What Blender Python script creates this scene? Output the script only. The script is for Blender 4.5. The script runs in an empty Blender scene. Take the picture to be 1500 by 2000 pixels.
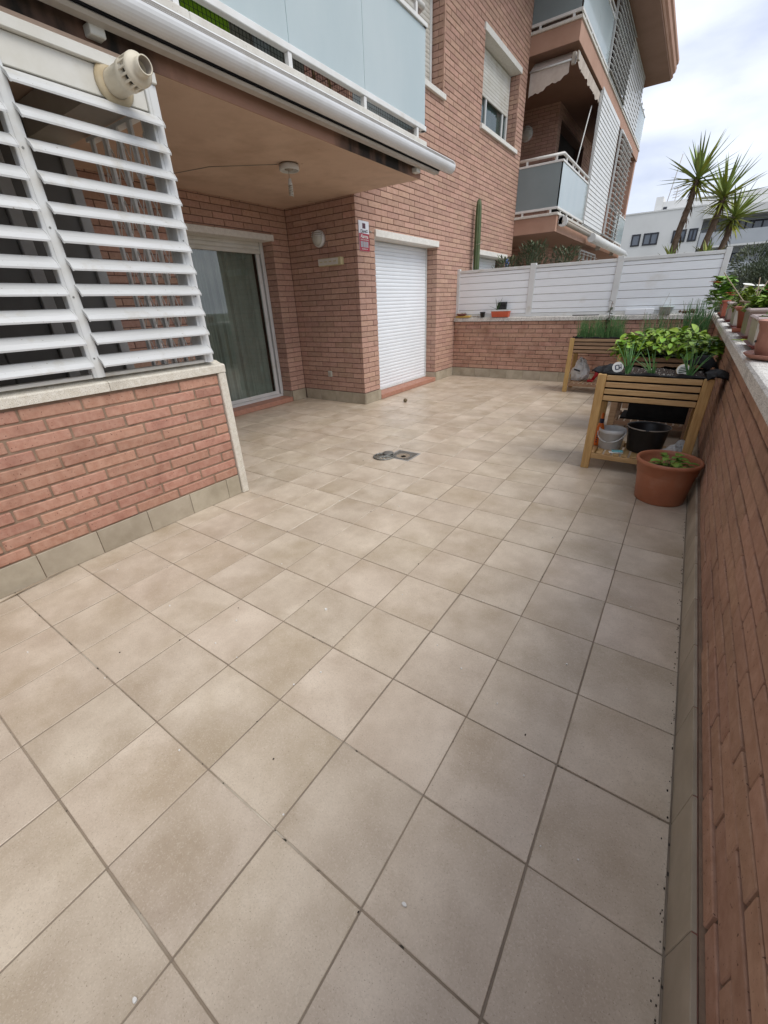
import bpy, bmesh, math, random
from mathutils import Vector, Matrix
random.seed(11)
S = bpy.context.scene
COL = S.collection

# ------------------------------------------------------------------ camera, sky, sun, exposure
CAM = (2.00831, -0.66274, 1.40392)
R0 = (0.82696108, 0.56113309, -0.03556722)
R1 = (0.22881973, -0.39365244, -0.89032538)
R2 = (-0.51359215, 0.72812596, -0.45393357)
cd = bpy.data.cameras.new('camera')
cam = bpy.data.objects.new('camera', cd)
COL.objects.link(cam)
cam.matrix_world = Matrix(((R0[0], -R1[0], -R2[0], CAM[0]), (R0[1], -R1[1], -R2[1], CAM[1]),
                           (R0[2], -R1[2], -R2[2], CAM[2]), (0, 0, 0, 1)))
cd.sensor_fit = 'VERTICAL'
cd.sensor_height = 36
cd.lens = 795.54 / 2000 * 36
cd.clip_start = 0.02
cd.clip_end = 3000
S.camera = cam

SUN_EL, SUN_AZ = 54, 96          # azimuth measured from +y towards +x
w = bpy.data.worlds.new('World')
S.world = w
w.use_nodes = True
nt = w.node_tree
bg = nt.nodes['Background']
sky = nt.nodes.new('ShaderNodeTexSky')
sky.sky_type = 'NISHITA'
sky.sun_disc = False
sky.sun_elevation = math.radians(SUN_EL)
sky.sun_rotation = math.radians(SUN_AZ)
sky.dust_density = 2.0
tc = nt.nodes.new('ShaderNodeTexCoord')
mp = nt.nodes.new('ShaderNodeMapping')
mp.inputs['Scale'].default_value = (1.0, 1.0, 2.6)
nz = nt.nodes.new('ShaderNodeTexNoise')
nz.inputs['Scale'].default_value = 2.3
nz.inputs['Detail'].default_value = 7
nz.inputs['Roughness'].default_value = 0.52
nz.inputs['Distortion'].default_value = 0.3
rp = nt.nodes.new('ShaderNodeValToRGB')
rp.color_ramp.elements[0].position = 0.36
rp.color_ramp.elements[0].color = (0.80, 0.80, 0.80, 1)
rp.color_ramp.elements[1].position = 0.62
rp.color_ramp.elements[1].color = (1, 1, 1, 1)
nz2 = nt.nodes.new('ShaderNodeTexNoise')
nz2.inputs['Scale'].default_value = 4.2
nz2.inputs['Detail'].default_value = 6
rp2 = nt.nodes.new('ShaderNodeValToRGB')
rp2.color_ramp.elements[0].position = 0.35
rp2.color_ramp.elements[0].color = (5.0, 5.5, 6.8, 1)
rp2.color_ramp.elements[1].position = 0.65
rp2.color_ramp.elements[1].color = (7.7, 8.1, 8.9, 1)
mx = nt.nodes.new('ShaderNodeMix')
mx.data_type = 'RGBA'
L = nt.links.new
L(tc.outputs['Generated'], mp.inputs['Vector'])
L(mp.outputs['Vector'], nz.inputs['Vector'])
L(mp.outputs['Vector'], nz2.inputs['Vector'])
L(nz.outputs['Fac'], rp.inputs['Fac'])
L(nz2.outputs['Fac'], rp2.inputs['Fac'])
L(rp.outputs['Color'], mx.inputs['Factor'])
L(sky.outputs['Color'], mx.inputs['A'])
L(rp2.outputs['Color'], mx.inputs['B'])
L(mx.outputs['Result'], bg.inputs['Color'])
bg.inputs['Strength'].default_value = 0.1

sd = bpy.data.lights.new('sun', 'SUN')
sd.energy = 1.5
sd.angle = math.radians(38)
sd.color = (1.0, 0.96, 0.9)
so = bpy.data.objects.new('sun', sd)
COL.objects.link(so)
_e, _a = math.radians(SUN_EL), math.radians(SUN_AZ)
sdir = Vector((math.sin(_a) * math.cos(_e), math.cos(_a) * math.cos(_e), math.sin(_e)))
so.rotation_euler = (-sdir).to_track_quat('-Z', 'Y').to_euler()
so.location = (8, 0, 14)

S.view_settings.view_transform = 'Standard'
S.view_settings.look = 'None'
S.view_settings.exposure = 0.55
S.view_settings.gamma = 1
S.view_settings.use_curve_mapping = False
S.render.engine = 'CYCLES'
S.cycles.max_bounces = 8
S.cycles.transparent_max_bounces = 8

# ------------------------------------------------------------------ materials
def M(name, c1, c2=None, scale=8, rough=.6, bump=0, bscale=60, metal=0, spec=.5, rnd=0, stretch=None,
      detail=5, speck=None, attr=False, coord='pos', ramp=(.35, .65), coat=0, trans=0, alpha=1, c3=None, c3scale=2, c3ramp=(.45, .7), sss=0, roughn=0):
    m = bpy.data.materials.new(name)
    m.use_nodes = True
    t = m.node_tree
    N = t.nodes.new
    K = t.links.new
    b = t.nodes['Principled BSDF']
    b.inputs['Roughness'].default_value = rough
    b.inputs['Metallic'].default_value = metal
    b.inputs['Specular IOR Level'].default_value = spec
    b.inputs['Coat Weight'].default_value = coat
    b.inputs['Transmission Weight'].default_value = trans
    b.inputs['Alpha'].default_value = alpha
    c1 = (*c1, 1)
    if coord == 'pos':
        vec = N('ShaderNodeNewGeometry').outputs['Position']
    else:
        vec = N('ShaderNodeTexCoord').outputs['Object']
    oi = N('ShaderNodeObjectInfo')
    if coord == 'objrnd':          # object space shifted by a random amount per object
        a = N('ShaderNodeVectorMath'); a.operation = 'MULTIPLY_ADD'
        K(oi.outputs['Random'], a.inputs[0]); a.inputs[1].default_value = (37, 53, 71); K(vec, a.inputs[2])
        vec = a.outputs[0]
    if stretch:
        mpn = N('ShaderNodeMapping'); mpn.inputs['Scale'].default_value = stretch
        K(vec, mpn.inputs['Vector']); svec = mpn.outputs[0]
    else:
        svec = vec
    col = None
    def noise(sc, v, det=detail):
        n = N('ShaderNodeTexNoise'); n.inputs['Scale'].default_value = sc; n.inputs['Detail'].default_value = det
        n.inputs['Roughness'].default_value = .6
        K(v, n.inputs['Vector']); return n.outputs['Fac']
    def rng(f, a, bb):
        r = N('ShaderNodeMapRange'); r.inputs['From Min'].default_value = a; r.inputs['From Max'].default_value = bb
        K(f, r.inputs['Value']); return r.outputs['Result']
    def mixc(f, A, B):
        x = N('ShaderNodeMix'); x.data_type = 'RGBA'
        if hasattr(f, 'is_output'): K(f, x.inputs['Factor'])
        else: x.inputs['Factor'].default_value = f
        for s, v in (('A', A), ('B', B)):
            if hasattr(v, 'is_output'): K(v, x.inputs[s])
            else: x.inputs[s].default_value = v
        return x.outputs['Result']
    if c2:
        col = mixc(rng(noise(scale, svec), *ramp), c1, (*c2, 1))
    if c3:
        col = mixc(rng(noise(c3scale, vec), *c3ramp), col if col else c1, (*c3, 1))
    if rnd:
        if attr:
            at = N('ShaderNodeAttribute'); at.attribute_name = 'tone'; rv = at.outputs['Fac']
        else:
            rv = oi.outputs['Random']
        v = rng(rv, 0, 1); v.node.inputs['To Min'].default_value = 1 - rnd; v.node.inputs['To Max'].default_value = 1 + rnd
        h = N('ShaderNodeHueSaturation')
        K(v, h.inputs['Value'])
        sf = N('ShaderNodeMath'); sf.operation = 'MULTIPLY_ADD'; K(rv, sf.inputs[0]); sf.inputs[1].default_value = 7.31; sf.inputs[2].default_value = 0
        fr = N('ShaderNodeMath'); fr.operation = 'FRACT'; K(sf.outputs[0], fr.inputs[0])
        hr = rng(fr.outputs[0], 0, 1); hr.node.inputs['To Min'].default_value = .5 - rnd * .06; hr.node.inputs['To Max'].default_value = .5 + rnd * .06
        K(hr, h.inputs['Hue'])
        if col: K(col, h.inputs['Color'])
        else: h.inputs['Color'].default_value = c1
        col = h.outputs['Color']
    for sp in ([speck] if speck and not isinstance(speck[0][0], tuple) else (speck or [])):
        f = rng(noise(sp[1], vec, 2), sp[2], sp[2] + .06)
        if len(sp) > 3:
            ml = N('ShaderNodeMath'); ml.operation = 'MULTIPLY'; K(f, ml.inputs[0]); ml.inputs[1].default_value = sp[3]; f = ml.outputs[0]
        col = mixc(f, col if col else c1, (*sp[0], 1))
    if col: K(col, b.inputs['Base Color'])
    else: b.inputs['Base Color'].default_value = c1
    if roughn:
        rr = rng(noise(3.1, vec), .3, .7); rr.node.inputs['To Min'].default_value = rough - roughn; rr.node.inputs['To Max'].default_value = rough + roughn
        K(rr, b.inputs['Roughness'])
    if bump:
        bn = N('ShaderNodeBump'); bn.inputs['Strength'].default_value = bump; bn.inputs['Distance'].default_value = .004
        K(noise(bscale, svec, 4), bn.inputs['Height']); K(bn.outputs[0], b.inputs['Normal'])
    return m

def brickmats(n, c1, c2, **k):
    a = dict(scale=26, rough=.88, bump=.5, bscale=150, rnd=.11, spec=.25, speck=((c1[0] * .38, c1[1] * .36, c1[2] * .36), 95, .66))
    a.update(k)
    return M(n, c1, c2, **a), M(n + ' mass', c1, c2, attr=True, **a)

m_bf, m_bfs = brickmats('facade brick', (.43, .262, .195), (.50, .322, .25), bump=.35)
m_bl, m_bls = brickmats('patio brick', (.40, .205, .143), (.47, .27, .197), rnd=.08, bump=.35,
                        c3=(.28, .135, .095), c3scale=5.5, c3ramp=(.52, .8))
m_br, m_brs = brickmats('wall brick', (.37, .215, .145), (.45, .28, .20), rnd=.085, bump=.3,
                        c3=(.25, .145, .10), c3scale=4, c3ramp=(.5, .85))
m_mortd = M('dark mortar', (.16, .095, .07), (.21, .13, .10), scale=40, rough=.95, bump=.4)
m_mortl = M('sandy mortar', (.30, .205, .14), (.21, .145, .10), scale=14, rough=.95, bump=.6, c3=(.12, .09, .07), c3scale=9, c3ramp=(.58, .72))
m_mortr = M('grey brown mortar', (.27, .195, .14), (.17, .115, .08), scale=18, rough=.95, bump=.6, c3=(.07, .05, .04), c3scale=11, c3ramp=(.55, .68))
m_tile = M('floor tile', (.455, .372, .283), (.62, .53, .42), scale=4.2, rough=.37, bump=.16, bscale=220, rnd=.05, coord='objrnd', spec=.42,
           c3=(.37, .29, .195), c3scale=2.8, c3ramp=(.46, .78), ramp=(.32, .68),
           speck=[((.30, .24, .175), 165, .54, .16), ((.72, .64, .53), 185, .575, .22), ((.27, .215, .16), 230, .65, .8)], roughn=.08)
m_grout = M('tile grout', (.34, .275, .205), (.21, .165, .12), scale=2.2, rough=.9, bump=.5, c3=(.62, .56, .46), c3scale=1.1, c3ramp=(.56, .70), speck=((.05, .04, .03), 38, .64))
m_skirt = M('skirting tile', (.37, .32, .24), (.445, .39, .30), scale=6, rough=.42, rnd=.07, coord='objrnd', bump=.06, c3=(.30, .255, .185), c3scale=4)
m_skred = M('tile clay edge', (.20, .075, .055), (.27, .13, .10), scale=40, rough=.9)
m_stone = M('cast stone coping', (.60, .55, .45), (.70, .66, .57), scale=30, rough=.9, bump=.9, bscale=170,
            speck=[((.30, .26, .21), 210, .60), ((.78, .76, .70), 190, .62)], c3=(.40, .36, .29), c3scale=3, c3ramp=(.55, .8))
m_stoned = M('weathered coping', (.62, .60, .55), (.74, .72, .67), scale=24, rough=.95, bump=1.0, bscale=150,
             speck=[((.19, .18, .16), 170, .57), ((.76, .75, .72), 190, .63)], c3=(.36, .345, .31), c3scale=5, c3ramp=(.54, .8))
m_white = M('white lacquered aluminium', (.66, .67, .66), (.60, .61, .59), scale=5, rough=.4, bump=.04, c3=(.50, .46, .38), c3scale=4.4, c3ramp=(.56, .85))
m_blade = M('louvre blade lacquer', (.55, .555, .545), (.49, .495, .48), scale=6, rough=.42, bump=.05, c3=(.38, .345, .275), c3scale=7, c3ramp=(.56, .85), rnd=.04, stretch=(3, .5, 3), speck=((.20, .18, .14), 55, .70))
m_whiteo = M('cream lacquered aluminium', (.66, .65, .60), (.58, .56, .49), scale=4, rough=.45, c3=(.42, .37, .28), c3scale=5, c3ramp=(.58, .85))
m_pvc = M('white plastic boards', (.83, .86, .88), (.78, .81, .83), scale=9, rough=.5, stretch=(.6, 1, 6), rnd=.03, c3=(.50, .44, .33), c3scale=.9, c3ramp=(.60, .85))
m_shut = M('white shutter slats', (.82, .86, .89), (.78, .82, .85), scale=3, rough=.4, rnd=.015)
m_lint = M('white stone lintel', (.76, .745, .69), (.68, .66, .61), scale=20, rough=.85, bump=.5, bscale=120, speck=((.42, .39, .34), 130, .62))
m_slab = M('terracotta render', (.40, .235, .165), (.45, .275, .20), scale=2.5, rough=.85, bump=.15, bscale=120)
m_fascia = M('stained fascia render', (.42, .235, .165), (.36, .20, .14), scale=2.0, rough=.85, bump=.2, bscale=90)
def stain(m, stops, zs=.5):
    """black mould with its own patches along the fascia"""
    t = m.node_tree; N = t.nodes.new; K = t.links.new; b = t.nodes['Principled BSDF']
    src = b.inputs['Base Color'].links[0].from_socket
    ge = N('ShaderNodeNewGeometry'); sp = N('ShaderNodeSeparateXYZ'); K(ge.outputs['Position'], sp.inputs[0])
    mr = N('ShaderNodeMapRange'); mr.inputs['From Min'].default_value = -3; mr.inputs['From Max'].default_value = 5; K(sp.outputs['Y'], mr.inputs['Value'])
    cr = N('ShaderNodeValToRGB'); K(mr.outputs[0], cr.inputs[0])
    els = cr.color_ramp.elements
    while len(els) < len(stops): els.new(.5)
    for e, (y, v) in zip(els, stops): e.position = (y + 3) / 8; e.color = (v, v, v, 1)
    nn = N('ShaderNodeTexNoise'); nn.inputs['Scale'].default_value = 5; nn.inputs['Detail'].default_value = 8
    mpn = N('ShaderNodeMapping'); mpn.inputs['Scale'].default_value = (1, 1.3, .6); K(ge.outputs['Position'], mpn.inputs['Vector']); K(mpn.outputs[0], nn.inputs['Vector'])
    ad = N('ShaderNodeMath'); ad.operation = 'ADD'; K(nn.outputs['Fac'], ad.inputs[0]); K(cr.outputs[0], ad.inputs[1])
    m2 = N('ShaderNodeMapRange'); m2.inputs['From Min'].default_value = .78; m2.inputs['From Max'].default_value = 1.32; K(ad.outputs[0], m2.inputs['Value'])
    x = N('ShaderNodeMix'); x.data_type = 'RGBA'; K(m2.outputs[0], x.inputs['Factor']); K(src, x.inputs['A']); x.inputs['B'].default_value = (.022, .018, .014, 1)
    K(x.outputs['Result'], b.inputs['Base Color'])
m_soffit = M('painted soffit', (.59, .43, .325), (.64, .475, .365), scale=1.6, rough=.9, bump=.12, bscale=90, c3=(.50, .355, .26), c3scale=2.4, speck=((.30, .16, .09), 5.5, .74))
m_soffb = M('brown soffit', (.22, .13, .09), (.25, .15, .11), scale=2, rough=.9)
m_cap = M('pale balcony cap', (.58, .55, .49), (.66, .64, .58), scale=9, rough=.8, bump=.2, speck=((.40, .36, .30), 90, .64))
m_glassf = M('frosted glass', (.64, .745, .76), (.70, .79, .80), stretch=(1, 1.5, .8), scale=1.0, rough=.2, spec=.6, coat=.5)
m_glassg = M('grey frosted glass', (.30, .36, .37), (.34, .40, .41), scale=1.3, rough=.3, spec=.5)
m_black = M('black plastic', (.012, .012, .013), (.02, .02, .022), scale=6, rough=.42)
m_liner = M('black planter liner', (.006, .006, .006), (.012, .012, .012), scale=9, rough=.62, spec=.12, bump=.4, bscale=18)
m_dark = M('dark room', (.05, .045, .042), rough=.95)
m_roompale = M('dimmed laundry wall', (.13, .125, .115), (.10, .095, .085), scale=3, rough=.6)  # pale wall darkened in its colour to keep the laundry dim
m_curt = M('curtain', (.36, .37, .34), (.44, .45, .41), scale=3, rough=.95)
m_wood = M('pine wood', (.53, .345, .16), (.41, .25, .10), scale=5, rough=.6, coord='objrnd', stretch=(1.3, 12, 12), bump=.22, bscale=20, rnd=.10, detail=7,
           speck=((.16, .08, .03), 6.0, .73))
m_woodl = M('pine post wood', (.51, .325, .125), (.38, .22, .078), scale=5, rough=.58, coord='objrnd', stretch=(12, 12, 1.3), bump=.22, bscale=20, rnd=.08, detail=7)
m_woodg = M('weathered pine', (.34, .215, .13), (.24, .145, .085), scale=5, rough=.8, coord='objrnd', stretch=(1.3, 12, 12), bump=.3, bscale=20, rnd=.12, detail=7)
m_soil = M('potting soil', (.018, .012, .009), (.042, .029, .021), scale=45, rough=1, bump=1, bscale=70)
m_perl = M('perlite crumbs', (.55, .52, .46), rough=.9)
m_terr = M('terracotta plastic', (.35, .125, .062), (.41, .155, .08), scale=3, rough=.5, bump=.06, c3=(.42, .20, .125), c3scale=7, c3ramp=(.55, .85), speck=((.20, .075, .04), 60, .69))
m_terr2 = M('weathered terracotta', (.36, .165, .115), (.43, .22, .165), scale=7, rough=.75, c3=(.27, .115, .08), c3scale=6, stretch=(3, 3, .7), bump=.15)
m_terr3 = M('red terracotta plastic', (.33, .085, .045), (.37, .105, .06), scale=4, rough=.5)
m_taupe = M('taupe planter plastic', (.20, .135, .115), (.25, .175, .15), scale=5, rough=.3)
m_greige = M('pale planter plastic', (.42, .385, .33), (.36, .32, .265), scale=5, rough=.4)
m_rim = M('faded planter rim', (.44, .36, .34), (.38, .29, .27), scale=6, rough=.5)
m_brownp = M('dark red plastic', (.13, .03, .025), (.17, .045, .035), scale=6, rough=.42)
def leafm(n, a, b, **k):
    kk = dict(scale=9, rough=.5, rnd=.22, spec=.35)
    kk.update(k)
    m = M(n, a, b, **kk)
    pb = m.node_tree.nodes['Principled BSDF']
    pb.inputs['Subsurface Weight'].default_value = 0
    return m
m_leafy = leafm('bright leaf', (.13, .25, .018), (.24, .36, .035), rnd=.3)
m_chive = leafm('chive', (.05, .125, .04), (.09, .18, .06))
m_onion = leafm('onion leaf', (.075, .20, .065), (.14, .28, .09))
m_ger = leafm('geranium leaf', (.09, .20, .025), (.21, .33, .05), scale=14)
m_succ = leafm('succulent leaf', (.21, .32, .035), (.34, .44, .07))
m_fern = leafm('dark leaf', (.025, .055, .02), (.05, .09, .03))
m_oleander = leafm('oleander leaf', (.085, .115, .06), (.15, .175, .11), scale=5)
m_yucca = leafm('yucca leaf', (.27, .34, .085), (.18, .25, .07), scale=3)
m_yuccay = leafm('old yucca leaf', (.36, .36, .05), (.25, .29, .05), scale=3)
m_pine = leafm('shrub foliage', (.065, .085, .05), (.125, .145, .09), scale=1.2)
m_cactus = M('cactus skin', (.05, .085, .03), (.085, .115, .045), scale=6, rough=.6, bump=.2)
m_bark = M('yucca bark', (.17, .12, .085), (.10, .065, .045), scale=12, rough=.95, bump=.8, bscale=40)
m_stick = M('dry stick', (.34, .27, .19), (.26, .20, .14), scale=8, rough=.9)
m_bucket = M('pale plastic bucket', (.74, .75, .74), (.70, .71, .70), scale=4, rough=.4)
m_orange = M('orange plastic', (.62, .135, .012), rough=.35)
m_orangep = M('orange planter', (.58, .12, .05), (.52, .10, .045), scale=8, rough=.5)
m_navy = M('navy plastic', (.015, .018, .05), rough=.4)
m_redp = M('red plastic', (.40, .01, .015), rough=.4)
m_bag = M('white plastic bag', (.78, .78, .76), (.70, .70, .68), scale=12, rough=.38, bump=.5, bscale=26)
m_teal = M('teal packet print', (.10, .36, .40), (.16, .46, .50), scale=30, rough=.4)
m_paper = M('white paper', (.72, .71, .67), rough=.8)
m_metal = M('galvanised steel', (.30, .30, .28), (.22, .22, .20), scale=20, rough=.45, metal=.7, bump=.2)
m_dimw = M('dimmed white frame', (.34, .335, .32), (.28, .27, .255), scale=5, rough=.5)  # white toned down to put the laundry's dimness into the frames; also drain frame
m_gril = M('grille steel', (.80, .79, .76), (.70, .69, .66), scale=12, rough=.45)
m_rail = M('white painted rail', (.74, .74, .72), (.66, .65, .61), scale=4, rough=.4, c3=(.55, .50, .42), c3scale=4, c3ramp=(.6, .9))
m_awn = M('awning cassette', (.70, .71, .72), (.64, .65, .65), scale=3, rough=.4, c3=(.52, .49, .43), c3scale=2.2, c3ramp=(.58, .85))
m_awnl = M('shaded awning lip', (.40, .37, .33), (.48, .45, .41), scale=4, rough=.5)  # grey puts the shadow under the cassette into the lip's colour
m_awnb = M('awning back box', (.27, .24, .20), (.34, .30, .25), scale=4, rough=.6)
m_fabric = M('awning fabric', (.50, .42, .36), (.56, .49, .42), scale=14, rough=.95, bump=.4, bscale=30)
m_flue = M('yellowed flue plastic', (.56, .50, .38), (.62, .57, .46), scale=6, rough=.5)
m_flued = M('stained flange', (.42, .33, .19), (.52, .44, .30), scale=9, rough=.6)
m_ivory = M('ivory plastic', (.50, .44, .24), (.56, .50, .30), scale=8, rough=.5)
m_opal = M('opal lamp cover', (.52, .52, .46), rough=.25)
m_signw = M('sign white', (.72, .74, .78), rough=.4)
m_signr = M('sign red', (.34, .012, .035), rough=.4)
m_signd = M('sign dark red', (.07, .008, .02), rough=.4)
m_signg = M('sign grey', (.36, .36, .38), (.28, .28, .30), scale=60, rough=.5)
m_ink = M('ink', (.02, .02, .025), rough=.6)
m_blue = M('blue sign', (.04, .10, .38), rough=.4)
m_cloth = M('lime cloth', (.36, .62, .02), (.28, .52, .015), scale=60, rough=.9, bump=.4, bscale=60)
m_net = M('dark safety net', (.03, .03, .03), rough=.9)
m_thresh = M('terracotta threshold', (.36, .17, .115), (.43, .22, .155), scale=14, rough=.6)
m_bldg = M('white render', (.70, .695, .67), (.64, .635, .61), scale=.35, rough=.9)
m_bldgs = M('grey render', (.42, .44, .46), (.46, .48, .50), scale=.6, rough=.9)
m_frame = M('dark window frame', (.02, .022, .03), rough=.5)
m_pane = M('window pane', (.10, .12, .15), rough=.06, spec=.8)
m_ground = M('ground', (.14, .125, .09), (.09, .10, .05), scale=1.5, rough=1, bump=.5)
m_npatio = M('neighbour patio', (.34, .29, .23), (.40, .35, .28), scale=5, rough=.6)
m_petal_w = M('white petal', (.80, .80, .74), rough=.5)
m_petal_o = M('orange petal', (.60, .16, .06), rough=.6)
m_petal_r = M('red petal', (.38, .02, .02), rough=.6)
m_yel = M('dry yellow leaf', (.55, .38, .10), rough=.7)
m_nut = M('mottled ball', (.16, .12, .06), (.09, .065, .035), scale=40, rough=.6)

def glassmat(name, tint, refl):
    m = bpy.data.materials.new(name); m.use_nodes = True
    t = m.node_tree; t.nodes.remove(t.nodes['Principled BSDF'])
    tr = t.nodes.new('ShaderNodeBsdfTransparent'); tr.inputs[0].default_value = (*tint, 1)
    gl = t.nodes.new('ShaderNodeBsdfGlossy'); gl.inputs['Roughness'].default_value = .015
    fr0 = t.nodes.new('ShaderNodeFresnel'); fr0.inputs[0].default_value = refl
    ge = t.nodes.new('ShaderNodeNewGeometry'); fr = t.nodes.new('ShaderNodeMath'); fr.operation = 'MULTIPLY'
    iv = t.nodes.new('ShaderNodeMath'); iv.operation = 'SUBTRACT'; iv.inputs[0].default_value = 1; t.links.new(ge.outputs['Backfacing'], iv.inputs[1])
    t.links.new(fr0.outputs[0], fr.inputs[0]); t.links.new(iv.outputs[0], fr.inputs[1])
    mxs = t.nodes.new('ShaderNodeMixShader')
    t.links.new(fr.outputs[0], mxs.inputs[0]); t.links.new(tr.outputs[0], mxs.inputs[1]); t.links.new(gl.outputs[0], mxs.inputs[2])
    t.links.new(mxs.outputs[0], t.nodes['Material Output'].inputs[0])
    return m
def frosted(m, amount):
    t = m.node_tree; b = t.nodes['Principled BSDF']; out = t.nodes['Material Output']
    tl = t.nodes.new('ShaderNodeBsdfTranslucent'); x = t.nodes.new('ShaderNodeMixShader'); x.inputs[0].default_value = amount
    t.links.new(b.inputs['Base Color'].links[0].from_socket, tl.inputs['Color'])
    t.links.new(b.outputs[0], x.inputs[1]); t.links.new(tl.outputs[0], x.inputs[2]); t.links.new(x.outputs[0], out.inputs[0])
frosted(m_glassf, .38); frosted(m_glassg, .3); frosted(m_bag, .3); frosted(m_bucket, .3)
m_clear = glassmat('clear door glass', (.82, .87, .85), 2.1)
m_winp = glassmat('clear window glass', (.6, .68, .68), 1.8)

# ------------------------------------------------------------------ geometry helpers
WL = {}
def wl(o):
    return WL.get(o.name, Vector((0, 0, 0))) if o else Vector((0, 0, 0))

class G:
    """collects faces in world coordinates, links them as one mesh object"""
    def __init__(s): s.v = []; s.f = []; s.t = []; s.sm = []
    def add(s, vs, fs, tone=None, smooth=False):
        o = len(s.v); s.v += [tuple(x) for x in vs]
        for f in fs:
            s.f.append(tuple(i + o for i in f)); s.sm.append(smooth)
            s.t.append(tone if tone is not None else .5)
        return s
    def box(s, x0, x1, y0, y1, z0, z1, c=0, mtx=None, tone=None):
        x0, x1 = min(x0, x1), max(x0, x1); y0, y1 = min(y0, y1), max(y0, y1); z0, z1 = min(z0, z1), max(z0, z1)
        vs, fs = cbox((x1 - x0) / 2, (y1 - y0) / 2, (z1 - z0) / 2, c)
        cx, cy, cz = (x0 + x1) / 2, (y0 + y1) / 2, (z0 + z1) / 2
        if mtx is None: vs = [(a + cx, b + cy, d + cz) for a, b, d in vs]
        else: vs = [tuple(mtx @ Vector((a + cx, b + cy, d + cz))) for a, b, d in vs]
        return s.add(vs, fs, tone)
    def tube(s, pts, r, n=8, caps=True, smooth=True):
        pts = [Vector(p) for p in pts]
        rs = r if isinstance(r, (list, tuple)) else [r] * len(pts)
        vs = []; fs = []
        ref = None
        for i, p in enumerate(pts):
            d = (pts[min(i + 1, len(pts) - 1)] - pts[max(i - 1, 0)])
            if d.length < 1e-9: d = Vector((0, 0, 1))
            d.normalize()
            if ref is None: ref = Vector((1, 0, 0)) if abs(d.x) < .8 else Vector((0, 1, 0))
            u = d.cross(ref).normalized(); v = d.cross(u).normalized(); ref = -v.cross(d) if False else ref
            for k in range(n):
                a = 2 * math.pi * k / n
                vs.append(p + (u * math.cos(a) + v * math.sin(a)) * rs[i])
        for i in range(len(pts) - 1):
            for k in range(n):
                a, b = i * n + k, i * n + (k + 1) % n
                fs.append((a, b, b + n, a + n))
        s.add(vs, fs, smooth=smooth)
        if caps:
            o = len(s.v) - len(vs)
            for ring, rev in ((0, 1), (len(pts) - 1, 0)):
                f = [o + ring * n + k for k in range(n)]
                s.f.append(tuple(f[::-1] if rev else f)); s.sm.append(False); s.t.append(.5)
        return s
    def lathe(s, prof, c, n=24, axis='z', smooth=True, mtx=None, jit=None):
        vs = []; fs = []
        for (r, h) in prof:
            for k in range(n):
                a = 2 * math.pi * k / n
                rr = r * (1 + (jit(a, h) if jit else 0))
                p = Vector((rr * math.cos(a), rr * math.sin(a), h))
                if mtx: p = mtx @ p
                vs.append(Vector(c) + p)
        for i in range(len(prof) - 1):
            for k in range(n):
                a, b = i * n + k, i * n + (k + 1) % n
                fs.append((a, b, b + n, a + n))
        s.add(vs, fs, smooth=smooth)
        return s
    def disc(s, c, r, z, n=24, mtx=None):
        vs = [Vector(c) + (mtx @ Vector((r * math.cos(2 * math.pi * k / n), r * math.sin(2 * math.pi * k / n), z)) if mtx else
              Vector((r * math.cos(2 * math.pi * k / n), r * math.sin(2 * math.pi * k / n), z))) for k in range(n)]
        return s.add(vs, [tuple(range(n))])
    def prism(s, poly, axis, a0, a1, smooth=False):
        """poly of 2D points in the plane of the two other axes, extruded along axis"""
        def P(p, a):
            return {'x': (a, p[0], p[1]), 'y': (p[0], a, p[1]), 'z': (p[0], p[1], a)}[axis]
        n = len(poly)
        vs = [P(p, a0) for p in poly] + [P(p, a1) for p in poly]
        s.add(vs, [(k, (k + 1) % n, (k + 1) % n + n, k + n) for k in range(n)], smooth=smooth)
        s.add(vs, [tuple(range(n))[::-1], tuple(range(n, 2 * n))])
        return s
    def blade(s, base, d, up, length, width, seg=4, droop=0.0, fold=.15, tip=0.0, prof=None, tone=None):
        """a leaf: strip with a mid fold, from base along d, drooping"""
        d = Vector(d).normalized(); up = Vector(up)
        side = d.cross(up)
        if side.length < 1e-4: side = d.cross(Vector((1, .3, 0)))
        side.normalize(); nrm = side.cross(d).normalized()
        vs = []; fs = []
        p = Vector(base); dirv = d.copy()
        for i in range(seg + 1):
            t = i / seg
            wv = (prof(t) if prof else math.sin(math.pi * min(1, .12 + .88 * t)) ** .8) * width
            if i == seg: wv = max(tip * width, .0004)
            sg = side
            vs += [p - sg * wv / 2 + nrm * wv * fold, p.copy(), p + sg * wv / 2 + nrm * wv * fold]
            dirv = (dirv + Vector((0, 0, -droop / seg))).normalized()
            nrm = side.cross(dirv).normalized()
            p = p + dirv * (length / seg)
        for i in range(seg):
            a = i * 3
            fs += [(a, a + 1, a + 4, a + 3), (a + 1, a + 2, a + 5, a + 4)]
        return s.add(vs, fs, tone, smooth=True)
    def make(s, name, mat, parent=None, loc=None, tones=False):
        me = bpy.data.meshes.new(name)
        if loc is None: loc = wl(parent)
        loc = Vector(loc)
        me.from_pydata([(a - loc.x, b - loc.y, c - loc.z) for a, b, c in s.v], [], s.f)
        if tones:
            at = me.attributes.new('tone', 'FLOAT', 'FACE'); at.data.foreach_set('value', s.t)
        if any(s.sm): me.polygons.foreach_set('use_smooth', s.sm)
        me.materials.append(mat)
        me.update()
        return link(name, me, parent, loc)

def link(name, me, parent, loc):
    o = bpy.data.objects.new(name, me)
    COL.objects.link(o)
    WL[o.name] = Vector(loc)
    if parent: o.parent = parent
    o.location = Vector(loc) - wl(parent)
    return o

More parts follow.
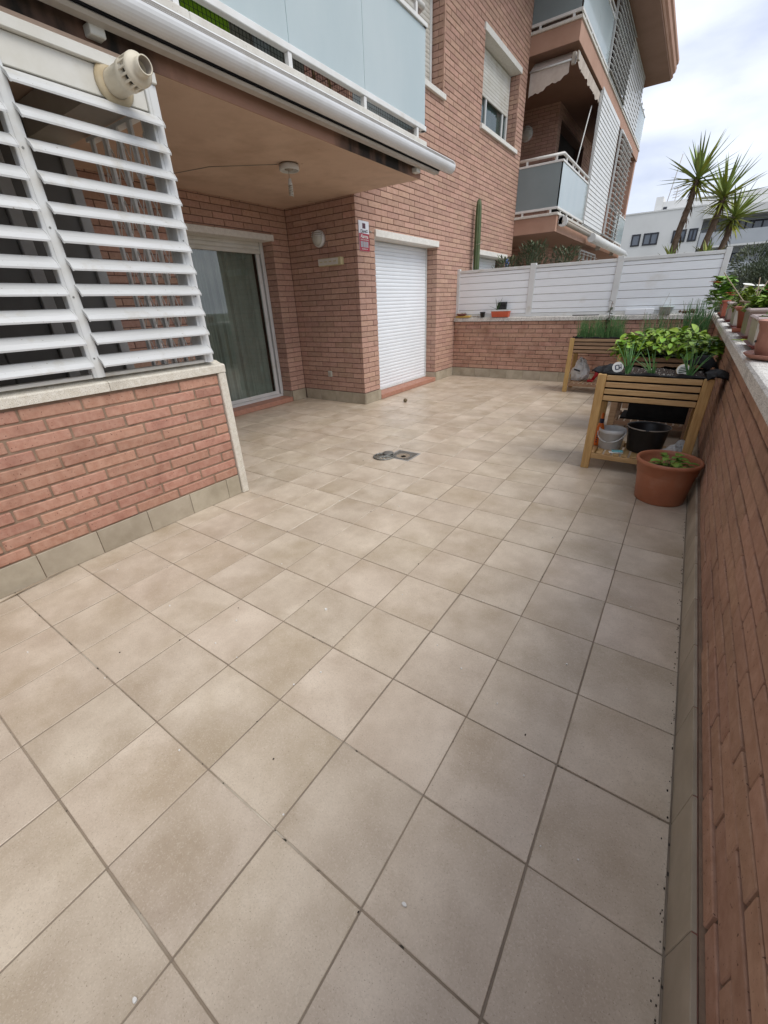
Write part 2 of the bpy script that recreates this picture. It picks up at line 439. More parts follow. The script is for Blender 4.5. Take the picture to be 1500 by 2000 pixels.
def cbox(a, b, d, c):
    if c <= 0:
        vs = [(x, y, z) for x in (-a, a) for y in (-b, b) for z in (-d, d)]
        return vs, [(0, 1, 3, 2), (4, 6, 7, 5), (0, 4, 5, 1), (2, 3, 7, 6), (0, 2, 6, 4), (1, 5, 7, 3)]
    c = min(c, a * .9, b * .9, d * .9)
    vs = []; ix = {}
    for x in (-1, 1):
        for y in (-1, 1):
            for z in (-1, 1):
                for k in range(3):
                    ix[(x, y, z, k)] = len(vs)
                    vs.append((x * (a - (c if k != 0 else 0)), y * (b - (c if k != 1 else 0)), z * (d - (c if k != 2 else 0))))
    fs = []
    for k in range(3):
        for sgn in (-1, 1):
            q = []
            for (p, r) in ((-1, -1), (1, -1), (1, 1), (-1, 1)):
                e = [p, r]; e.insert(k, sgn); q.append(ix[(*e, k)])
            fs.append(tuple(q if (sgn > 0) != (k == 1) else q[::-1]))
    for k in range(3):
        o = [i for i in range(3) if i != k]
        for p in (-1, 1):
            for r in (-1, 1):
                q = []
                for (sg, kk) in ((-1, o[0]), (1, o[0]), (1, o[1]), (-1, o[1])):
                    e = [0, 0, 0]; e[k] = sg; e[o[0]] = p; e[o[1]] = r
                    q.append(ix[(*e, kk)])
                fs.append(tuple(q))
    for x in (-1, 1):
        for y in (-1, 1):
            for z in (-1, 1):
                fs.append(tuple(ix[(x, y, z, k)] for k in range(3)))
    return vs, fs

def thing(name, label, cat, loc=(0, 0, 0), group=None):
    o = bpy.data.objects.new(name, None)
    COL.objects.link(o)
    o.empty_display_size = .1
    o.location = loc
    WL[o.name] = Vector(loc)
    o['label'] = label; o['category'] = cat
    if group: o['group'] = group
    return o
def tag(o, label, cat, group=None):
    o['label'] = label; o['category'] = cat
    if group: o['group'] = group
    return o
def struct(o): o['kind'] = 'structure'; return o
def stuff(o): o['kind'] = 'stuff'; return o
def copy_tree(o, parent=None, loc=None):
    c = o.copy(); COL.objects.link(c)
    if parent: c.parent = parent
    if loc is not None: c.location = loc
    WL[c.name] = (wl(parent) if parent else Vector((0, 0, 0))) + Vector(c.location)
    for ch in list(o.children): copy_tree(ch, c)
    return c
def box(name, mat, parent, *a, c=0.0, **k):
    return G().box(*a, c=c).make(name, mat, parent, **k)

def seen(p):
    """how large a metre shows at p (0 outside the frame); only used to choose which bricks and tiles are single objects"""
    d = Vector(p) - Vector(CAM)
    x, y, z = d.dot(Vector(R0)), d.dot(Vector(R1)), d.dot(Vector(R2))
    if z < .05: return 0
    if abs(x / z) > .99 or abs(y / z) > 1.32: return 0.02 / z
    return 1 / z

MESHES = {}
def shared_box(name, a, b, d, c, mat):
    k = (name, round(a, 3), round(b, 3), round(d, 3), mat.name)
    if k not in MESHES:
        me = bpy.data.meshes.new(name)
        vs, fs = cbox(a / 2, b / 2, d / 2, c)
        me.from_pydata(vs, [], fs); me.materials.append(mat); me.update()
        MESHES[k] = me
    return MESHES[k]

def lay_bricks(axis, plane, s, u0, u1, z0, z1, holes=(), LEN=.31, H=.0735, joint=.009, off=0.0, bond=.5, depth=.03, inset=.002, drift=0.0):
    """list of bricks (axis, centre, lengths); u runs along the wall, s = outward side"""
    out = []
    nc = int(math.ceil((z1 - z0) / H - 1e-6))
    for k in range(nc):
        za, zb = z0 + k * H, min(z0 + (k + 1) * H, z1)
        if zb - za < .02: continue
        spans = [(u0, u1)]
        for (a, b, c, d) in holes:
            if min(zb, d) - max(za, c) > .5 * (zb - za):
                ns = []
                for (p, q) in spans:
                    if b <= p or a >= q: ns.append((p, q)); continue
                    if a > p: ns.append((p, a))
                    if b < q: ns.append((b, q))
                spans = ns
        sh = off + (k % 2) * bond * LEN + drift * k
        for (p, q) in spans:
            i0 = math.floor((p - u0 - sh) / LEN); cuts = [p]
            u = u0 + sh + i0 * LEN
            while u < q:
                if u > p + .03 and u < q - .03: cuts.append(u)
                u += LEN
            cuts.append(q)
            for i in range(len(cuts) - 1):
                a = cuts[i] + (joint / 2 if i else inset); b = cuts[i + 1] - (joint / 2 if i < len(cuts) - 2 else inset)
                if b - a < .02: continue
                uc, zc = (a + b) / 2, (za + zb) / 2
                c = plane - s * depth / 2
                ctr = (c, uc, zc) if axis == 'x' else (uc, c, zc)
                out.append((axis, ctr, round(b - a, 3), round(zb - za - joint, 4), depth, s))
    return out

def build_bricks(parent, bricks, mat, matm, limit, c=.004, jit=.0016):
    def score(b):
        d = Vector(b[1]) - Vector(CAM)
        face = abs(d.x if b[0] == 'x' else d.y) / d.length
        return seen(b[1]) ** 2 * b[2] * b[3] * face
    bricks = sorted(bricks, key=score, reverse=True)
    P = wl(parent)
    for b in bricks[:limit]:
        dims = (b[4], b[2], b[3]) if b[0] == 'x' else (b[2], b[4], b[3])
        me = shared_box('brick', *dims, c, mat)
        o = bpy.data.objects.new('brick', me); COL.objects.link(o); o.parent = parent
        j = random.gauss(0, jit)
        q = Vector(b[1]) + (Vector((j, 0, 0)) if b[0] == 'x' else Vector((0, j, 0)))
        o.location = q - P
        r = random.gauss(0, .0035); t = random.gauss(0, .004)
        o.rotation_euler = (r, 0, t) if b[0] == 'x' else (0, r, t)
    rest = bricks[limit:]
    if rest:
        g = G()
        for b in rest:
            dims = (b[4], b[2], b[3]) if b[0] == 'x' else (b[2], b[4], b[3])
            vs, fs = cbox(dims[0] / 2, dims[1] / 2, dims[2] / 2, c)
            j = random.gauss(0, jit)
            q = Vector(b[1]) + (Vector((j, 0, 0)) if b[0] == 'x' else Vector((0, j, 0)))
            g.add([(x + q.x, y + q.y, z + q.z) for x, y, z in vs], fs, random.random())
        stuff(g.make('brick_mass', matm, parent, tones=True))

def backing(g, axis, plane, s, u0, u1, z0, z1, holes, thick, recess=.008):
    us = sorted({u0, u1, *[min(max(h[i], u0), u1) for h in holes for i in (0, 1)]})
    zs = sorted({z0, z1, *[min(max(h[i], z0), z1) for h in holes for i in (2, 3)]})
    a, b = plane - s * recess, plane - s * thick
    for i in range(len(us) - 1):
        for j in range(len(zs) - 1):
            uc, zc = (us[i] + us[i + 1]) / 2, (zs[j] + zs[j + 1]) / 2
            if any(h[0] < uc < h[1] and h[2] < zc < h[3] for h in holes): continue
            if axis == 'x': g.box(a, b, us[i], us[i + 1], zs[j], zs[j + 1])
            else: g.box(us[i], us[i + 1], a, b, zs[j], zs[j + 1])

T = .33
# ------------------------------------------------------------------ ground and floors
struct(box('ground', m_ground, None, -400, 400, -60, 900, -1.6, -1.2))
struct(box('patio_base', m_npatio, None, -7.0, 2.62, -3.2, 7.80, -1.2, -.03))
struct(box('neighbour_patio', m_npatio, None, -7.0, 2.62, 7.81, 26, -1.2, -.001))
floor = struct(box('patio_floor', m_grout, None, -4.6, 2.335, -3.0, 7.78, -.028, -.0035))
tiles = []
for i in range(-13, 7):
    for j in range(-9, 24):
        x0, x1, y0, y1 = i * T, min((i + 1) * T, 2.303), j * T, min((j + 1) * T, 7.70)
        if x1 <= -.848 and y1 < 1.0: continue          # under the laundry wall
        if x0 < -.85 and y0 < -.9: continue
        if x1 < -1.95 and y0 > 4.6: continue           # behind the facade
        if x1 < -3.3: continue
        if x1 - x0 < .02 or y1 - y0 < .02: continue
        tiles.append(((x0 + x1) / 2, (y0 + y1) / 2, x1 - x0, y1 - y0, i, j))
tiles.sort(key=lambda t: -seen((t[0], t[1], 0)) ** 3)
m_groutl = M('limed grout', (.28, .225, .17), (.19, .15, .115), scale=3, rough=.9, bump=.4, c3=(.70, .65, .56), c3scale=1.1, c3ramp=(.40, .55))
m_groutn = M('worn grout', (.29, .235, .175), (.20, .16, .12), scale=3, rough=.9, bump=.4)
for i in range(-11, 7):
    y0 = 1.36 if i < -2 else -2.9
    yy = [y0, 7.69 if i > -6 else 4.55]
    if -3 < i < 2: yy = [y0, 1.0 + .2 * (i % 2), 3.5 + .3 * (i % 3), yy[1]]
    for k in range(len(yy) - 1):
        box('grout_line', m_groutl if k == 1 else m_groutn, floor, i * T - .0024, i * T + .0024, yy[k] + .001, yy[k + 1] - .001, -.0034, -.0018)
DR = (-.268, .0, 2.632, 2.892)       # drain grate hole in tile (-1, 8)
tg = G()
for n, (cx, cy, a, b, i, j) in enumerate(tiles):
    gap = .0055
    if (i, j) == (-1, 8):            # tile cut round the drain
        g = G()
        g.box(cx - a / 2 + gap / 2, DR[0] - .003, cy - b / 2 + gap / 2, cy + b / 2 - gap / 2, -.012, 0, c=.0012)
        g.box(DR[0], cx + a / 2 - gap / 2, DR[3] + .003, cy + b / 2 - gap / 2, -.012, 0, c=.0012)
        g.make('floor_tile', m_tile, floor, loc=(cx, cy, 0)); continue
    dz = random.gauss(0, .0004)
    if n < 300:
        me = shared_box('floor_tile', a - gap, b - gap, .012, .0013, m_tile)
        o = bpy.data.objects.new('floor_tile', me); COL.objects.link(o); o.parent = floor
        o.location = (cx + random.gauss(0, .0006), cy + random.gauss(0, .0006), -.006 + dz)
        o.rotation_euler = (random.gauss(0, .0012), random.gauss(0, .0012), random.gauss(0, .0016))
    else:
        tg.box(cx - a / 2 + gap / 2, cx + a / 2 - gap / 2, cy - b / 2 + gap / 2, cy + b / 2 - gap / 2, -.012, dz, c=.0013)
if tg.v: stuff(tg.make('floor_tile_mass', m_tile, floor))

def skirting(parent, axis, plane, s, u0, u1, top=.165, th=.012, phase=0.0, lean=0.0):
    """row of cut tiles along the foot of a wall"""
    u = u0 - (T - phase if phase else 0)
    while u < u1 - .01:
        a, b = max(u, u0) + .0018, min(u + T, u1) - .0018
        u += T
        if b - a < .02: continue
        g = G()
        if axis == 'x': g.box(plane, plane + s * th, a, b, .002, top, c=.0014)
        else: g.box(a, b, plane, plane + s * th, .002, top, c=.0014)
        if lean:
            g.v = [(x + lean * z / top, y, z) for x, y, z in g.v]
        ctr = ((plane, (a + b) / 2, 0) if axis == 'x' else ((a + b) / 2, plane, 0))
        g.make('skirting_tile', m_skirt, parent, loc=ctr)

# ------------------------------------------------------------------ right boundary wall
XR = 2.336
rw = thing('boundary_wall', 'long brown brick wall at the right edge with a rough grey coping carrying flower pots', 'wall', (XR + .12, 3.2, 0))
g = G(); g.box(XR + .008, XR + .24, -3.0, 7.98, -1.2, 1.038); g.make('mortar_core', m_mortr, rw)
build_bricks(rw, lay_bricks('x', XR, -1, -2.9, 7.70, .168, 1.036, off=.12, drift=.037, joint=.011), m_br, m_brs, 300, c=.0028, jit=.0012)
skirting(rw, 'x', 2.316, -1, -2.97, 7.68, lean=.010)
box('skirting_edge', m_skred, rw, 2.3165, 2.3275, -2.97, 7.68, .004, .163)
box('mortar_fillet', m_mortl, rw, 2.3285, 2.345, -2.97, 7.68, .003, .166)
def coping_piece(parent, prof, axis, a, b, mat):
    G().prism(prof, axis, a, b).make('coping_stone', mat, parent)
cp = [(2.272, 1.040), (2.272, 1.092), (2.280, 1.103), (2.292, 1.107), (2.69, 1.112), (2.70, 1.10), (2.70, 1.040)]
y = -2.9
while y < 7.9:
    y2 = min(y + 1.17, 7.985)
    coping_piece(rw, cp, 'y', y + .002, y2 - .003, m_stoned); y = y2

# ------------------------------------------------------------------ back wall
YB = 7.69
bw = thing('garden_wall', 'low pinkish brick wall across the far end under the white privacy screen', 'wall', (0, YB + .1, 0))
box('mortar_core', m_mortr, bw, -1.93, 2.34, YB + .008, YB + .2, -.02, 1.037)
build_bricks(bw, lay_bricks('y', YB, -1, -1.945, 2.334, .168, 1.036, off=.05, drift=.021, joint=.010),
             *brickmats('end wall brick', (.43, .25, .18), (.51, .32, .24), rnd=.10, c3=(.31, .16, .11), c3scale=3), 300, c=.004)
skirting(bw, 'y', YB - .004, -1, -1.935, 2.300, phase=.17)
prof = [(YB - .035, 1.040), (YB - .035, 1.096), (YB - .025, 1.105), (YB + .28, 1.109), (YB + .29, 1.04)]
x = -1.94
while x < 2.26:
    x2 = min(x + 1.02, 2.268)
    coping_piece(bw, prof, 'x', x + .002, x2 - .003, m_stoned); x = x2

struct(box('added_end_wall', m_bls, None, -.84, 2.33, -2.25, -2.05, -.02, 1.05))  # unseen patio end behind the camera, added to darken the near floor

# ------------------------------------------------------------------ privacy screen on the back wall
ps = thing('privacy_screen', 'white horizontal board privacy screen standing on the far garden wall', 'screen', (.15, YB + .11, 1.108))
YS = YB + .07
posts = [(-1.955, -1.895), (-.545, -.445), (.832, .925), (2.205, 2.275)]
for k, (a, b) in enumerate(posts):
    g = G(); g.box(a, b, YS - .012, YS + .05, 1.112, 1.955, c=.004); g.box(a - .015, b + .015, YS - .03, YS + .06, 1.1105, 1.118)
    g.make('post', m_white, ps)
for k in range(3):
    a, b = posts[k][1] + .001, posts[k + 1][0] - .001
    zs = [1.165, 1.235, 1.349, 1.466, 1.583, 1.700, 1.815, 1.875]
    for q in range(len(zs) - 1):
        g = G(); g.box(a, b, YS + .002, YS + .026, zs[q] + .0035, zs[q + 1] - .0035, c=.003); g.make('board', m_pvc, ps, loc=((a + b) / 2, YS, zs[q]))
    box('groove_backing', m_awnb, ps, a, b, YS + .018, YS + .024, 1.16, 1.876)
    box('bottom_rail', m_white, ps, a, b, YS - .008, YS + .035, 1.113, 1.162, c=.003)
    box('top_rail', m_white, ps, a, b, YS - .008, YS + .035, 1.878, 1.925, c=.003)

# ------------------------------------------------------------------ apartment building
XF = -1.947; XRC = -3.23; YC = 4.56; YE = 10.75; YN = 13.4
ZC = 2.69
ab = thing('apartment_building', 'pinkish brick apartment building with balconies lining the left side of the patio', 'building', (XF, 7, 0))
holes_f = [(4.985, 6.89, .03, 2.275), (5.15, 6.985, 4.262, 5.52), (8.48, 10.33, 4.262, 5.455), (8.47, 10.35, 0.0, 2.27)]
br = []
br += lay_bricks('x', XF, 1, YC, YE, .168, 9.1, holes_f, off=.147)
br += lay_bricks('y', YC, -1, XRC, XF, .168, ZC + .02, (), off=-.018)
hole_d = [(2.75, 4.235, .05, 2.285)]
br += lay_bricks('x', XRC, 1, .9, YC - .002, .168, ZC + .02, hole_d, off=.08)
br += lay_bricks('y', 4.235, -1, -3.55, XRC, .168, 2.285, (), off=.0)               # door reveal
br += lay_bricks('y', 6.89, -1, -2.2, XF, .168, 2.275, (), off=.0, LEN=.305)         # shutter reveal
br += lay_bricks('y', 6.985, -1, -2.2, XF, 4.262, 5.52, (), off=.0, LEN=.305)
br += lay_bricks('y', 10.33, -1, -2.2, XF, 4.262, 5.455, (), off=.0, LEN=.305)
br += lay_bricks('y', YC, -1, XRC, XF, 3.1, 5.78, (), off=-.018)
br += lay_bricks('x', XRC, 1, -3.0, YC, 3.1, 5.78, [(-1, 3.6, 3.1, 5.3)], off=.08)
br += lay_bricks('y', YN, -1, -3.4, XF, .168, 9.0, [(-4, 3, 2.74, 3.1), (-4, 3, 5.8, 6.12)], off=-.018)
br += lay_bricks('x', XF, 1, YN, 20.8, .168, 9.0, [(14.2, 16.5, .1, 2.3), (13.7, 16.5, 3.1, 5.5), (13, 21, 2.74, 3.1), (13, 21, 5.8, 6.12)], off=.147)
build_bricks(ab, br, m_bf, m_bfs, 300, c=.0025, jit=.0012)
g = G()
backing(g, 'x', XF, 1, YC + .008, YE, -.02, 9.1, [(a - .009, b + .009, c_, d) for a, b, c_, d in holes_f], .25)
backing(g, 'y', YC, -1, XRC - .5, XF - .254, -.02, 9.1, (), .25)
backing(g, 'x', XRC, 1, -3.0, YC + .008, -.02, ZC + .25, [(a, b + .009, c_, d) for a, b, c_, d in hole_d], .30)
backing(g, 'x', XRC, 1, -3.0, YC + .008, ZC + .25, 9.1, [(-1, 3.6, 3.1, 5.3)], .30)
g.box(-3.6, XRC - .31, 4.243, 4.55, -.02, 2.4)
for yy, za, zb in ((6.89, .03, 2.275), (6.985, 4.262, 5.52), (10.33, 4.262, 5.455)):
    g.box(-2.4, XF - .252, yy + .008, yy + .3, za - .1, zb + .1)
backing(g, 'y', YN, -1, -3.6, XF - .254, -.02, 9.1, (), .25)
backing(g, 'x', XF, 1, YN + .008, 20.8, -.02, 9.1, [(14.2, 16.5, .1, 2.3), (13.7, 16.5, 3.1, 5.5)], .25)
g.box(XF - .3, -3.5, YE - .3, YE - .01, -.02, 9.1)
g.make('wall_core', m_mortd, ab)
# closed dark rooms behind the openings
g = G()
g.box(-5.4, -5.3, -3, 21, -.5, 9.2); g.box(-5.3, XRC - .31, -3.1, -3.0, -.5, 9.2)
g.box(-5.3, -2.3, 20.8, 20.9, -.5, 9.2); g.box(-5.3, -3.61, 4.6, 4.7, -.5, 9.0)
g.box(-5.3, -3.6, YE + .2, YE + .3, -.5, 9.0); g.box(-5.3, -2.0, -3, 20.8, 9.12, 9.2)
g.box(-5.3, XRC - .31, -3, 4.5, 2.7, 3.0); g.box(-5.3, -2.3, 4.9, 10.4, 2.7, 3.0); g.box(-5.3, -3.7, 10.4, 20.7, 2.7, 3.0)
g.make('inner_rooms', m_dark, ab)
box('inner_side_wall', m_slab, ab, -3.62, -3.5, YE - .0, YN, 0, 9.0)
skirting(ab, 'y', YC - .003, -1, XRC + .012, XF + .012, phase=.02)
skirting(ab, 'x', XF + .003, 1, YC - .0, 4.985, phase=.0)
skirting(ab, 'x', XF + .003, 1, 6.89, 7.67, phase=.18)
skirting(ab, 'x', XRC + .003, 1, 4.235, YC - .016)
skirting(ab, 'y', 4.232, -1, -3.5, XRC + .003)
skirting(ab, 'y', 6.887, -1, -2.17, XF + .003)
skirting(ab, 'x', XRC + .003, 1, .9, 2.75)
# lintels, sills, thresholds
def lintel(y0, y1, z0, z1, x0=XF - .245, x1=XF + .022): box('lintel', m_lint, ab, x0, x1, y0, y1, z0 - .014, z1, c=.004)
lintel(4.99, 6.915, 2.275, 2.348); lintel(8.43, 10.37, 5.455, 5.535); lintel(8.44, 10.42, 2.27, 2.345); lintel(5.1, 7.01, 5.52, 5.6)
box('lintel', m_lint, ab, XRC - .28, XRC + .02, 2.70, 4.262, 2.270, 2.347, c=.004)
box('sill', m_lint, ab, XF - .25, XF + .045, 8.44, 10.41, 4.188, 4.258, c=.005)
box('sill', m_lint, ab, XF - .25, XF + .045, 5.1, 7.005, 4.188, 4.258, c=.005)
box('threshold', m_thresh, ab, -2.24, XF + .02, 4.99, 6.885, .002, .075, c=.006)
box('threshold', m_thresh, ab, -3.57, XRC + .015, 2.76, 4.228, .002, .075, c=.006)

def roller(parent, x, y0, y1, z0, z1, pitch, mat, bow=.006, frame=True):
    r = box('roller_shutter', mat, parent, x - .03, x - .022, y0, y1, z0, z1)
    me = None
    n = int((z1 - z0) / pitch)
    me = bpy.data.meshes.new('slat'); gg = G()
    pr = [(x - .008, 0.0005), (x - .003, pitch * .12), (x, pitch * .4), (x, pitch * .7), (x - .003, pitch * .93), (x - .006, pitch - .0012), (x - .02, pitch - .0012), (x - .02, .0005)]
    gg.prism(pr, 'y', y0 + .002, y1 - .002)
    c = Vector((x, (y0 + y1) / 2, 0))
    me.from_pydata([tuple(Vector(v) - c) for v in gg.v], [], gg.f); me.materials.append(mat)
    for k in range(n):
        o = bpy.data.objects.new('slat', me); COL.objects.link(o); o.parent = r
        o.location = c + Vector((random.gauss(0, .0004), 0, z0 + k * pitch)) - wl(r)
    return r
# patio door shutter
roller(ab, -2.165, 5.04, 6.862, .105, 2.262, .0535, m_shut)
g = G(); g.box(-2.20, -2.145, 6.862, 6.885, .078, 2.27, c=.003); g.box(-2.20, -2.145, 5.0, 5.04, .078, 2.27, c=.003); g.box(-2.18, -2.15, 5.04, 6.862, .078, .104, c=.003)
g.make('shutter_guide', m_white, ab)
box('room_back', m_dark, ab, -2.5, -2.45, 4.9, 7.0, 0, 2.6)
# neighbour ground floor shutter
roller(ab, -2.165, 8.5, 10.3, .1, 2.262, .0535, m_shut)
# first floor window with half closed shutter
win = box('window', m_white, ab, -2.2, -2.15, 8.50, 10.31, 4.262, 4.31)
g = G(); g.box(-2.2, -2.16, 8.48, 10.31, 5.40, 5.45, c=.004); g.box(-2.2, -2.14, 10.24, 10.31, 4.31, 5.44, c=.004); g.box(-2.2, -2.14, 8.48, 8.55, 4.31, 5.44, c=.004)
g.box(-2.195, -2.145, 9.12, 9.17, 4.31, 5.0, c=.004); g.box(-2.19, -2.15, 10.02, 10.08, 4.31, 5.0, c=.004)
g.make('frame', m_white, win)
box('pane', m_winp, win, -2.176, -2.172, 8.55, 10.24, 4.31, 5.1)
box('curtain', m_curt, win, -2.205, -2.2, 8.55, 10.24, 4.31, 5.4)  # sheet added close behind the pane to stand for its pale reflection
roller(ab, -2.135, 8.50, 10.285, 4.80, 5.44, .052, m_whiteo)
# first floor window beside the near balcony
win = box('window', m_white, ab, -2.2, -2.14, 5.18, 6.96, 4.262, 4.31)
G().box(-2.2, -2.14, 6.90, 6.96, 4.31, 5.5, c=.004).make('jamb', m_white, win)
roller(ab, -2.15, 5.2, 6.90, 4.31, 5.5, .052, m_whiteo)
# sliding patio door in the recess
sd_ = box('sliding_door', m_white, ab, -3.53, -3.44, 2.76, 4.228, .078, .118)
g = G(); g.box(-3.53, -3.43, 4.172, 4.23, .118, 2.28, c=.003); g.box(-3.53, -3.43, 2.752, 2.80, .118, 2.28, c=.003); g.box(-3.53, -3.47, 2.79, 4.18, 2.24, 2.279, c=.003)
g.make('frame', m_white, sd_)
g = G(); g.box(-3.475, -3.445, 4.088, 4.150, .122, 2.12, c=.003); g.box(-3.475, -3.445, 2.80, 4.088, .122, .175, c=.003)
g.box(-3.475, -3.445, 2.80, 2.86, .175, 2.12, c=.003)
g.make('sash', m_white, sd_)
box('pane', m_clear, sd_, -3.462, -3.458, 2.86, 4.088, .175, 2.12)
g = G()
n = 60
for k in range(n):
    a, b = 2.8 + (4.12 - 2.8) * k / n, 2.8 + (4.12 - 2.8) * (k + 1) / n
    xa, xb = -3.555 + .022 * math.sin(k * .9) + .012 * math.sin(k * 2.3), -3.555 + .022 * math.sin((k + 1) * .9) + .012 * math.sin((k + 1) * 2.3)
    g.add([(xa, a, .12), (xb, b, .12), (xb, b, 2.3), (xa, a, 2.3)], [(0, 1, 2, 3)], smooth=True)
g.make('curtain', m_curt, sd_)
roller(ab, -3.445, 2.80, 4.170, 2.125, 2.28, .05, m_whiteo)

# near balcony
stain(m_fascia, [(-3, .75), (.6, .75), (1.35, .62), (1.7, .1), (2.9, .15), (3.2, .7), (4.0, .9), (4.25, .5), (4.5, .3)])
bal = box('balcony', m_slab, ab, XRC + .0, -.975, -3.0, YC - .001, ZC + .004, 2.983)
box('soffit', m_soffit, bal, XRC + .002, -.976, -2.99, YC - .003, ZC - .004, ZC + .003)
box('fascia', m_fascia, bal, -.9745, -.968, -3.0, YC + .0, ZC - .006, 2.983)
y = -2.4
while y < 4.6:
    y2 = min(y + 1.02, 4.672)
    box('cap_stone', m_cap, bal, -1.25, -.945, y + .001, y2 - .001, 2.984, 3.040, c=.006); y = y2
rl = box('balustrade', m_rail, ab, -1.0, -.945, -2.4, 4.655, 3.124, 3.170, c=.005)
box('top_rail', m_rail, rl, -1.0, -.945, -2.4, 4.665, 3.945, 3.985, c=.005)
G().tube([(-.985, -2.4, 4.10), (-.985, 4.63, 4.10), (-1.06, 4.66, 4.10)], .028, 10).make('handrail', m_rail, rl)
for yp in (-1.3, -.3, .65, 1.60, 2.54, 3.50, 4.47):
    g = G(); g.box(-.990, -.952, yp - .02, yp + .02, 3.041, 3.123); g.box(-.992, -.975, yp - .018, yp + .018, 3.171, 3.944); g.box(-.99, -.965, yp - .018, yp + .018, 3.986, 4.08)
    g.make('post', m_rail, rl)
for a, b in ((-2.3, -1.3), (-1.295, -.3), (-.295, .65), (.655, 1.60), (1.604, 2.552), (2.558, 3.513), (3.519, 4.648)):
    box('glass_panel', m_glassf, rl, -.973, -.963, a, b, 3.171, 3.944)
g = G(); g.box(-1.95, -.95, 4.60, 4.655, 3.124, 3.17); g.box(-1.95, -.95, 4.60, 4.655, 3.945, 3.985)
g.make('return_rail', m_rail, rl)
box('return_glass', m_glassf, rl, -1.94, -1.0, 4.624, 4.634, 3.171, 3.944)
g = G()
for k in range(150):
    yy = -.2 + k * .032
    g.box(-1.035, -1.033, yy, yy + .003, 3.042, 3.6)
for k in range(12):
    g.box(-1.036, -1.0345, -.2, 4.58, 3.055 + k * .028, 3.0572 + k * .028)
g.make('safety_net', m_net, rl)
up = box('balcony', m_slab, ab, XRC, -.975, -3.0, YC - .001, 5.79, 6.09)
# things behind the balcony net
tag(G().box(-1.16, -1.13, .9, 2.15, 3.1, 3.75, c=.01).make('cloth', m_cloth, None, loc=(-1.14, 1.5, 3.1)), 'lime green cloth hung low behind the near balcony rail', 'cloth')
t = thing('hung_laundry', 'grey cloths hanging low behind the mesh of the near balcony', 'laundry', (-1.2, 2.3, 3.4))
for k, (a, b, mm) in enumerate(((2.18, 2.36, m_awnb), (2.40, 2.56, m_bldgs), (2.58, 2.72, m_curt))):
    G().box(-1.17 - .02 * k, -1.155 - .02 * k, a, b, 3.10, 3.8, c=.006).make('hung_cloth', mm, t)
t = thing('wooden_rack', 'small slanting wooden rack behind the mesh of the near balcony', 'rack', (-1.3, 3.2, 3.03))
for k in range(3):
    G().tube([(-1.30, 3.05 + k * .22, 3.03), (-1.34, 2.95 + k * .22, 3.55)], .012, 6).make('rack_rod', m_wood, t)
t = thing('storage_crate', 'grey crate standing behind the glass of the near balcony', 'crate', (-1.5, 2.7, 3.02))
box('crate_body', m_awnb, t, -1.7, -1.3, 2.3, 3.1, 3.03, 3.4, c=.02)
box('crate_lid', m_greige, t, -1.72, -1.28, 2.28, 3.12, 3.402, 3.44, c=.01)

# neighbour balconies
XN = -1.0
def balcony(z, zt, y0, y1):
    b = box('balcony', m_slab, ab, -3.5, XN + .005, y0, y1, z, zt)
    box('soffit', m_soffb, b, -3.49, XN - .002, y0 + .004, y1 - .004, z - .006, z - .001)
    g = G(); g.box(XF - .02, XN + .03, y0 - .03, y0 + .16, zt + .002, zt + .052, c=.005); g.box(XN - .16, XN + .03, y0 + .162, y1, zt + .002, zt + .052, c=.005)
    g.make('cap_stone', m_cap, b)
    r = G()
    for zz, hh in ((zt + .115, .045), (zt + .94, .04)):
        r.box(XF - .01, XN + .01, y0 - .005, y0 + .035, zz, zz + hh, c=.004); r.box(XN - .03, XN + .01, y0 + .036, y1, zz, zz + hh, c=.004)
    rr = r.make('balustrade', m_rail, ab)
    G().tube([(XF, y0 + .015, zt + 1.075), (XN - .01, y0 + .015, zt + 1.075), (XN - .01, y1, zt + 1.075)], .03, 8).make('handrail', m_rail, rr)
    for px in (-1.78, -1.15):
        g = G(); g.box(px - .02, px + .02, y0, y0 + .03, zt + .052, zt + .115); g.box(px - .02, px + .02, y0 + .012, y0 + .03, zt + .16, zt + .94); g.box(px - .02, px + .02, y0, y0 + .03, zt + .98, zt + 1.06); g.make('post', m_rail, rr)
    yy = y0 + .3
    while yy < y1:
        g = G(); g.box(XN - .03, XN + .005, yy - .02, yy + .02, zt + .052, zt + .115); g.box(XN - .03, XN + .005, yy - .02, yy + .02, zt + .98, zt + 1.06); g.make('post', m_rail, rr); yy += .62
    box('glass_panel', m_glassg, rr, XF, XN - .03, y0 + .004, y0 + .011, zt + .161, zt + .939)
    return b, rr
b1, r1 = balcony(2.745, 3.05, YE, 20.9)
b2, r2 = balcony(5.81, 6.10, YE, 20.9)
def pane(r, y0, y1, zt): box('glass_panel', m_glassf, r, XN - .012, XN - .004, y0, y1, zt + .161, zt + .939)
pane(r1, 10.80, 13.38, 3.05); pane(r1, 18.6, 20.88, 3.05)
pane(r2, 10.80, 12.2, 6.10); pane(r2, 12.21, 13.55, 6.10); pane(r2, 19.2, 20.88, 6.10)
box('end_pillar', m_slab, ab, -1.95, XN - .02, 20.6, 20.88, 3.05, 5.80)
box('roof_slab', m_slab, ab, -3.5, XN + .005, YE, 20.9, 8.85, 9.12)
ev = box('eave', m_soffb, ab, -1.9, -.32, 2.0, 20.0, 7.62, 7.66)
pr = [(-.45, 7.662), (-.30, 7.66), (-.27, 7.70), (-.29, 7.76), (-.24, 7.80), (-.22, 7.90), (-.24, 7.96), (-.20, 8.00), (-.20, 8.10), (-.9, 8.4), (-1.95, 8.8), (-1.95, 7.662)]
G().prism(pr, 'y', 2.0, 20.0).make('eave_moulding', m_slab, ev)
